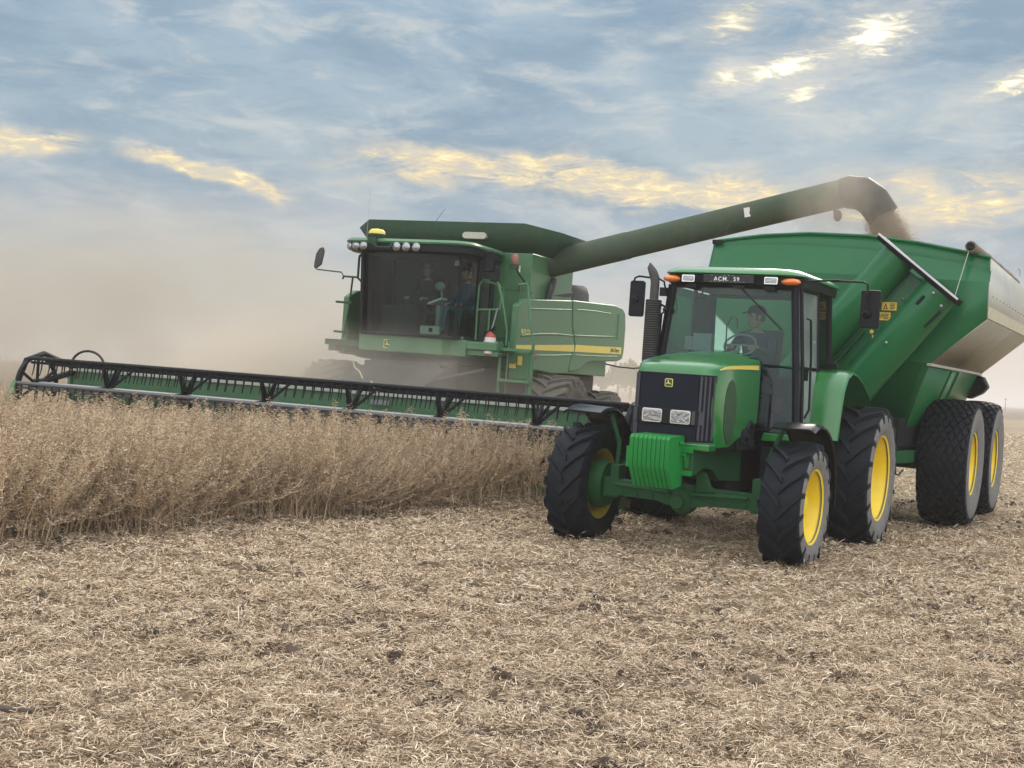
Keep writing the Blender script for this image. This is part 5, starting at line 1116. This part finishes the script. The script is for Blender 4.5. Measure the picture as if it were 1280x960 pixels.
# ================================================================== SKY AND LIGHT
world = bpy.data.worlds.new('World'); scene.world = world; world.use_nodes = True
nt = world.node_tree; L = nt.links; bg = nt.nodes['Background']
SUN_EL, SUN_AZ = R_(24), R_(20)      # azimuth clockwise from +y
tc = N(nt, 'ShaderNodeTexCoord'); sep = N(nt, 'ShaderNodeSeparateXYZ'); L.new(tc.outputs['Generated'], sep.inputs[0])
def mth(op, a, b=None, c=None, clamp=False):
    n = N(nt, 'ShaderNodeMath', operation=op, use_clamp=clamp)
    for i, v in enumerate((a, b, c)):
        if v is None: continue
        if isinstance(v, (int, float)): n.inputs[i].default_value = v
        else: L.new(v, n.inputs[i])
    return n.outputs[0]
def mrange(v, a, b, c=0., d=1., smooth=True):
    n = N(nt, 'ShaderNodeMapRange', interpolation_type='SMOOTHSTEP' if smooth else 'LINEAR', inp={1: a, 2: b, 3: c, 4: d}); L.new(v, n.inputs[0]); return n.outputs[0]
def mix(f, a, b, mode='MIX'):
    n = N(nt, 'ShaderNodeMix', data_type='RGBA', blend_type=mode)
    if isinstance(f, (int, float)): n.inputs[0].default_value = f
    else: L.new(f, n.inputs[0])
    for i, v in ((6, a), (7, b)):
        if isinstance(v, tuple): n.inputs[i].default_value = (*v, 1)
        else: L.new(v, n.inputs[i])
    return n.outputs[2]
Zs = sep.outputs['Z']; zc = mth('MAXIMUM', Zs, 0.)
inv = mth('DIVIDE', 1., mth('ADD', zc, .10))
cx = mth('MULTIPLY', sep.outputs['X'], inv); cy = mth('MULTIPLY', sep.outputs['Y'], inv)
cv = N(nt, 'ShaderNodeCombineXYZ'); L.new(cx, cv.inputs[0]); L.new(cy, cv.inputs[1])
def noise(sc, det=7., rough=.58, dist=.0, scale=(1, 1, 1), locn=(0, 0, 0), vec=None):
    mp = N(nt, 'ShaderNodeMapping'); mp.inputs['Scale'].default_value = scale; mp.inputs['Location'].default_value = locn; L.new(vec or cv.outputs[0], mp.inputs['Vector'])
    n = N(nt, 'ShaderNodeTexNoise', inp={'Scale': sc, 'Detail': det, 'Roughness': rough, 'Distortion': dist}); L.new(mp.outputs[0], n.inputs['Vector']); return n.outputs['Fac']
sky = N(nt, 'ShaderNodeTexSky', sky_type='NISHITA'); sky.sun_disc = False; sky.sun_elevation = SUN_EL; sky.sun_rotation = SUN_AZ; sky.dust_density = 3.; sky.air_density = 1.2
K_ = 10.   # the Background strength is 0.1
def C(r, g, b): return (r*K_, g*K_, b*K_)
base = N(nt, 'ShaderNodeValToRGB'); cr = base.color_ramp; L.new(mrange(Zs, 0., .45, 0., 1., False), base.inputs[0])
cr.elements[0].position = 0.; cr.elements[0].color = (.57, .535, .475, 1); cr.elements[1].position = 1.; cr.elements[1].color = (.28, .41, .54, 1)
for p, c in ((.08, (.56, .545, .50)), (.18, (.50, .525, .53)), (.28, (.415, .475, .52)), (.40, (.36, .46, .53)), (.60, (.32, .44, .55))):
    e = cr.elements.new(p); e.color = (*c, 1)
az = mth('ARCTAN2', sep.outputs['X'], sep.outputs['Y']); el = mth('ARCSINE', Zs)
ev = N(nt, 'ShaderNodeCombineXYZ'); L.new(mth('MULTIPLY', az, 10.), ev.inputs[0]); L.new(mth('MULTIPLY', el, 22.), ev.inputs[1])
bs = mix(1., base.outputs[0], C(1, 1, 1), 'MULTIPLY')
bs = mix(mth('MULTIPLY', mrange(az, .05, .36), mrange(Zs, .16, .0)), bs, C(.74, .64, .57))
n_big = noise(.50, 9, .60, .4, (1, 1.25, 1), (3.1, 1.7, 0), ev.outputs[0]); n_mid = noise(1.15, 9, .62, .5, (1, 1.5, 1), (7.7, 2.2, 0), ev.outputs[0]); n_fin = noise(3.2, 7, .62, .4, (1, 1.6, 1), (2.2, 9.1, 0), ev.outputs[0])
hz_ = mrange(Zs, .035, .15, .06, 1.)
sky1 = mix(.012, bs, sky.outputs[0])
dark = mth('MULTIPLY', mrange(n_big, .40, .62), hz_); sky2 = mix(mth('MULTIPLY', dark, .80), sky1, C(.225, .335, .445))
lite = mth('MULTIPLY', mrange(n_mid, .47, .70), mth('MULTIPLY', mrange(n_big, .70, .42, .25, 1.), hz_)); sky3 = mix(mth('MULTIPLY', lite, .80), sky2, C(.565, .60, .60))
fine = mth('MULTIPLY', mth('MULTIPLY', mrange(n_fin, .46, .72), mrange(n_mid, .44, .64)), hz_); sky4 = mix(mth('MULTIPLY', fine, .32), sky3, C(.70, .68, .645))
deep = mth('MULTIPLY', mth('MULTIPLY', mrange(n_fin, .56, .36), mrange(n_mid, .52, .36)), hz_); sky4 = mix(mth('MULTIPLY', deep, .34), sky4, C(.225, .325, .415))
# warm light breaking through along a low band of thin cloud
wob = noise(.9, 4, .6, 0, (1, .4, 1), (1.5, 4, 0), ev.outputs[0])
elc = mth('ADD', el, mth('MULTIPLY_ADD', wob, .06, -.030))
tex = noise(2.0, 10, .66, .6, (.8, 1.3, 1), (2.6, .4, 0), ev.outputs[0])
def band(e0, wid, a0, a1, soft, t0, t1, slope=0.):
    ee = mth('MULTIPLY_ADD', mth('SUBTRACT', az, (a0+a1)/2), -slope, elc)
    d = mth('DIVIDE', mth('SUBTRACT', ee, e0), wid); g_ = mth('EXPONENT', mth('MULTIPLY', mth('MULTIPLY', d, d), -1.))
    g_ = mth('MULTIPLY', g_, mth('MULTIPLY', mrange(az, a0-soft, a0+soft), mrange(az, a1-soft, a1+soft, 1., 0.)))
    return mth('MULTIPLY', mrange(g_, .0, 1.), mrange(mth('MULTIPLY_ADD', g_, .10, tex), t0, t1))
gold = mth('ADD', band(.160, .018, -.14, .22, .08, .40, .70, -.03), band(.147, .024, .24, .40, .06, .40, .72))
gold = mth('ADD', gold, mth('ADD', band(.157, .010, -.40, -.335, .03, .36, .62), band(.148, .009, -.30, -.18, .04, .38, .64, -.16)))
gold = mth('MINIMUM', gold, 1.)
sky5 = mix(mth('MULTIPLY', mrange(gold, 0., .6, 0., 1., False), .72), sky4, C(.76, .66, .50))
tx2 = noise(5.0, 8, .66, .5, (.8, 1.3, 1), (0, 0, 0), ev.outputs[0])
core = mth('MULTIPLY', mrange(gold, .25, .85), mrange(tx2, .40, .66)); sky5 = mix(mth('MULTIPLY', core, .9), sky5, C(1.0, .80, .42))
core2 = mth('MULTIPLY', mrange(gold, .5, 1.), mrange(tx2, .54, .70)); sky5 = mix(mth('MULTIPLY', core2, .9), sky5, C(1.15, 1.02, .70))
# bright holes in the deck near the hidden sun
def hole(px, py, sx, sy, amp, thr=.42):
    global sky5
    d = ray(px, py).normalized(); a0 = math.atan2(d.x, d.y); e0 = math.asin(d.z)
    wn = noise(7.5, 7, .66, .6, (.7, 1.2, 1), (px*.01, 0, 0), ev.outputs[0])
    u = mth('DIVIDE', mth('SUBTRACT', az, a0), sx/F); v = mth('DIVIDE', mth('SUBTRACT', mth('MULTIPLY_ADD', mth('SUBTRACT', az, a0), -.25, el), e0), sy/F)
    r2 = mth('ADD', mth('MULTIPLY', u, u), mth('MULTIPLY', v, v)); r = mth('ADD', mth('SQRT', r2), mth('MULTIPLY_ADD', wn, 5.0, -2.5))
    sky5 = mix(mrange(r, 4.2, .4, 0., .48*min(1, amp)), sky5, C(.78, .72, .62)); sky5 = mix(mrange(r, 1.7, -.2), sky5, C(1.25*amp, 1.12*amp, .78*amp)); sky5 = mix(mrange(r, .9, -.6), sky5, C(1.7*amp, 1.6*amp, 1.3*amp))
hole(1095, 45, 26, 16, 1.1); hole(979, 84, 34, 9, 1.0); hole(907, 96, 12, 8, .8); hole(1004, 116, 14, 9, .9); hole(915, 26, 22, 14, .62); hole(1266, 104, 26, 10, .75)
# the deck overhead and behind the camera is thinner and brighter
up = mth('MAXIMUM', mrange(Zs, .34, .75), mth('MULTIPLY', mrange(sep.outputs['Y'], .1, -.5), mrange(Zs, -.05, .12)))
sky6 = mix(mth('MULTIPLY', up, .95), sky5, C(ZEN*.98, ZEN*1.0, ZEN*1.04))
sky7 = mix(mrange(Zs, -.02, -.12), sky6, C(.30, .25, .19))
L.new(sky7, bg.inputs[0]); bg.inputs[1].default_value = .1
sd = bpy.data.lights.new('sun', 'SUN'); so = bpy.data.objects.new('sun', sd); COL.objects.link(so); sd.energy = SUN; sd.angle = R_(18); sd.color = (1., .90, .76)
dirn = Vector((math.sin(SUN_AZ)*math.cos(SUN_EL), math.cos(SUN_AZ)*math.cos(SUN_EL), math.sin(SUN_EL))); so.rotation_euler = dirn.to_track_quat('Z', 'Y').to_euler(); so.location = (20, 60, 30)

# ================================================================== AIR AND DUST
def volmat(name, col, dens, build=None, aniso=.15):
    m = bpy.data.materials.new(name); m.use_nodes = True; nt = m.node_tree; nt.nodes.clear()
    out = N(nt, 'ShaderNodeOutputMaterial'); pv = N(nt, 'ShaderNodeVolumePrincipled'); pv.inputs['Color'].default_value = (*col, 1); pv.inputs['Density'].default_value = dens; pv.inputs['Anisotropy'].default_value = aniso
    nt.links.new(pv.outputs[0], out.inputs['Volume'])
    if build: nt.links.new(build(nt), pv.inputs['Density'])
    return m
b = MB(); b.box(-3300, 3300, -600, 3500, -1.3, 12.); hz = b.build('haze', volmat('evening haze', (.93, .90, .86), HAZE), None, recalc=True, kind='stuff')
def dust(name, c, rad, rot, dens, label, col=(.86, .77, .64), nsc=1.2, seed=0., lo=.40, hi=.64):
    def bld(nt):
        L = nt.links; tc = N(nt, 'ShaderNodeTexCoord'); ln = N(nt, 'ShaderNodeVectorMath', operation='LENGTH'); L.new(tc.outputs['Object'], ln.inputs[0])
        f = N(nt, 'ShaderNodeMapRange', interpolation_type='SMOOTHSTEP', inp={1: 1., 2: .25, 3: 0., 4: 1.}); L.new(ln.outputs['Value'], f.inputs[0])
        mp = N(nt, 'ShaderNodeMapping'); mp.inputs['Scale'].default_value = tuple(r/3. for r in rad); mp.inputs['Location'].default_value = (seed, seed*.7, 0); L.new(tc.outputs['Object'], mp.inputs['Vector'])
        n = N(nt, 'ShaderNodeTexNoise', inp={'Scale': nsc, 'Detail': 4., 'Roughness': .55}); L.new(mp.outputs[0], n.inputs['Vector'])
        g = N(nt, 'ShaderNodeMapRange', inp={1: lo, 2: hi, 3: .15, 4: 1.}); L.new(n.outputs['Fac'], g.inputs[0])
        a = N(nt, 'ShaderNodeMath', operation='MULTIPLY'); L.new(f.outputs[0], a.inputs[0]); L.new(g.outputs[0], a.inputs[1])
        d = N(nt, 'ShaderNodeMath', operation='MULTIPLY'); d.inputs[1].default_value = dens; L.new(a.outputs[0], d.inputs[0]); return d.outputs[0]
    b = MB(); b.sphere((0, 0, 0), 1., 24); o = b.build(name, volmat(name, col, dens, bld), None, smooth=180, kind='stuff', label=label, category='dust'); o.location = c; o.scale = rad; o.rotation_euler = (0, 0, rot); return o
if DUST:
    dust('dust_cloud', (-10.5, 34., 1.6), (12.5, 8., 5.8), R_(-10), .30, 'brown dust cloud drifting behind and left of the harvester', col=(.66, .60, .50), seed=3.)
    dust('header_dust', tuple(KM @ Vector((-.6, -2.7, 1.2))), (4.2, 1.7, 1.5), R_(KD), .55, 'dust rising between the harvester header and its cab', seed=8., nsc=2.)
    dust('wheel_dust', tuple(KM @ Vector((-2.7, -1.2, 1.2))), (2.6, 2.2, 1.8), R_(KD), 1.3, 'dust round the far front wheel of the harvester', seed=1., nsc=2.)
    dust('spout_dust', tuple(Vector((0, 0, H))+ray(1085, 262)*20.4), (1.6, 1.2, 1.0), 0, 1.25, 'dust hanging round the unloading spout', seed=5., nsc=2.5)
    dust('grain_dust', tuple(Vector((0, 0, H))+ray(1116, 290)*20.6), (.46, .40, .52), 0, 3.2, 'dense tan dust round the falling grain', col=(.80, .70, .56), seed=2., nsc=3.)
    dust('tail_dust', (4.2, 33., 1.2), (7., 6.5, 3.0), R_(20), .27, 'thin dust behind the tail of the harvester', seed=6.)

# ------------------------------------------------------------------ tidy the tree: thing > part > sub-part
bpy.context.view_layer.update()
for nm in ('cab',):
    for e in [o for o in COL.objects if o.type == 'EMPTY' and o.name.split('.')[0] == nm]:
        for c in list(e.children):
            m = e.matrix_local @ c.matrix_local; c.parent = e.parent; c.matrix_parent_inverse = Matrix(); c.matrix_local = m
        bpy.data.objects.remove(e)
def depth(o):
    d = 0
    while o.parent: o = o.parent; d += 1
    return d
for o in sorted([o for o in COL.objects], key=depth):
    while depth(o) > 2:
        m = o.parent.matrix_local @ o.matrix_local; o.parent = o.parent.parent; o.matrix_parent_inverse = Matrix(); o.matrix_local = m

# ------------------------------------------------------------------ render settings
scene.render.engine = 'CYCLES'
cy = scene.cycles
cy.use_denoising = True; cy.max_bounces = 8; cy.transparent_max_bounces = 24; cy.volume_bounces = 1; cy.diffuse_bounces = 3; cy.glossy_bounces = 3
try: cy.denoiser = 'OPENIMAGEDENOISE'
except Exception: pass
cy.volume_step_rate = 2.; cy.volume_max_steps = 128
cy.use_adaptive_sampling = True; cy.adaptive_threshold = .008
vs = scene.view_settings; vs.view_transform = 'Standard'; vs.look = 'None'; vs.exposure = EXPO; vs.gamma = 1.; vs.use_curve_mapping = False
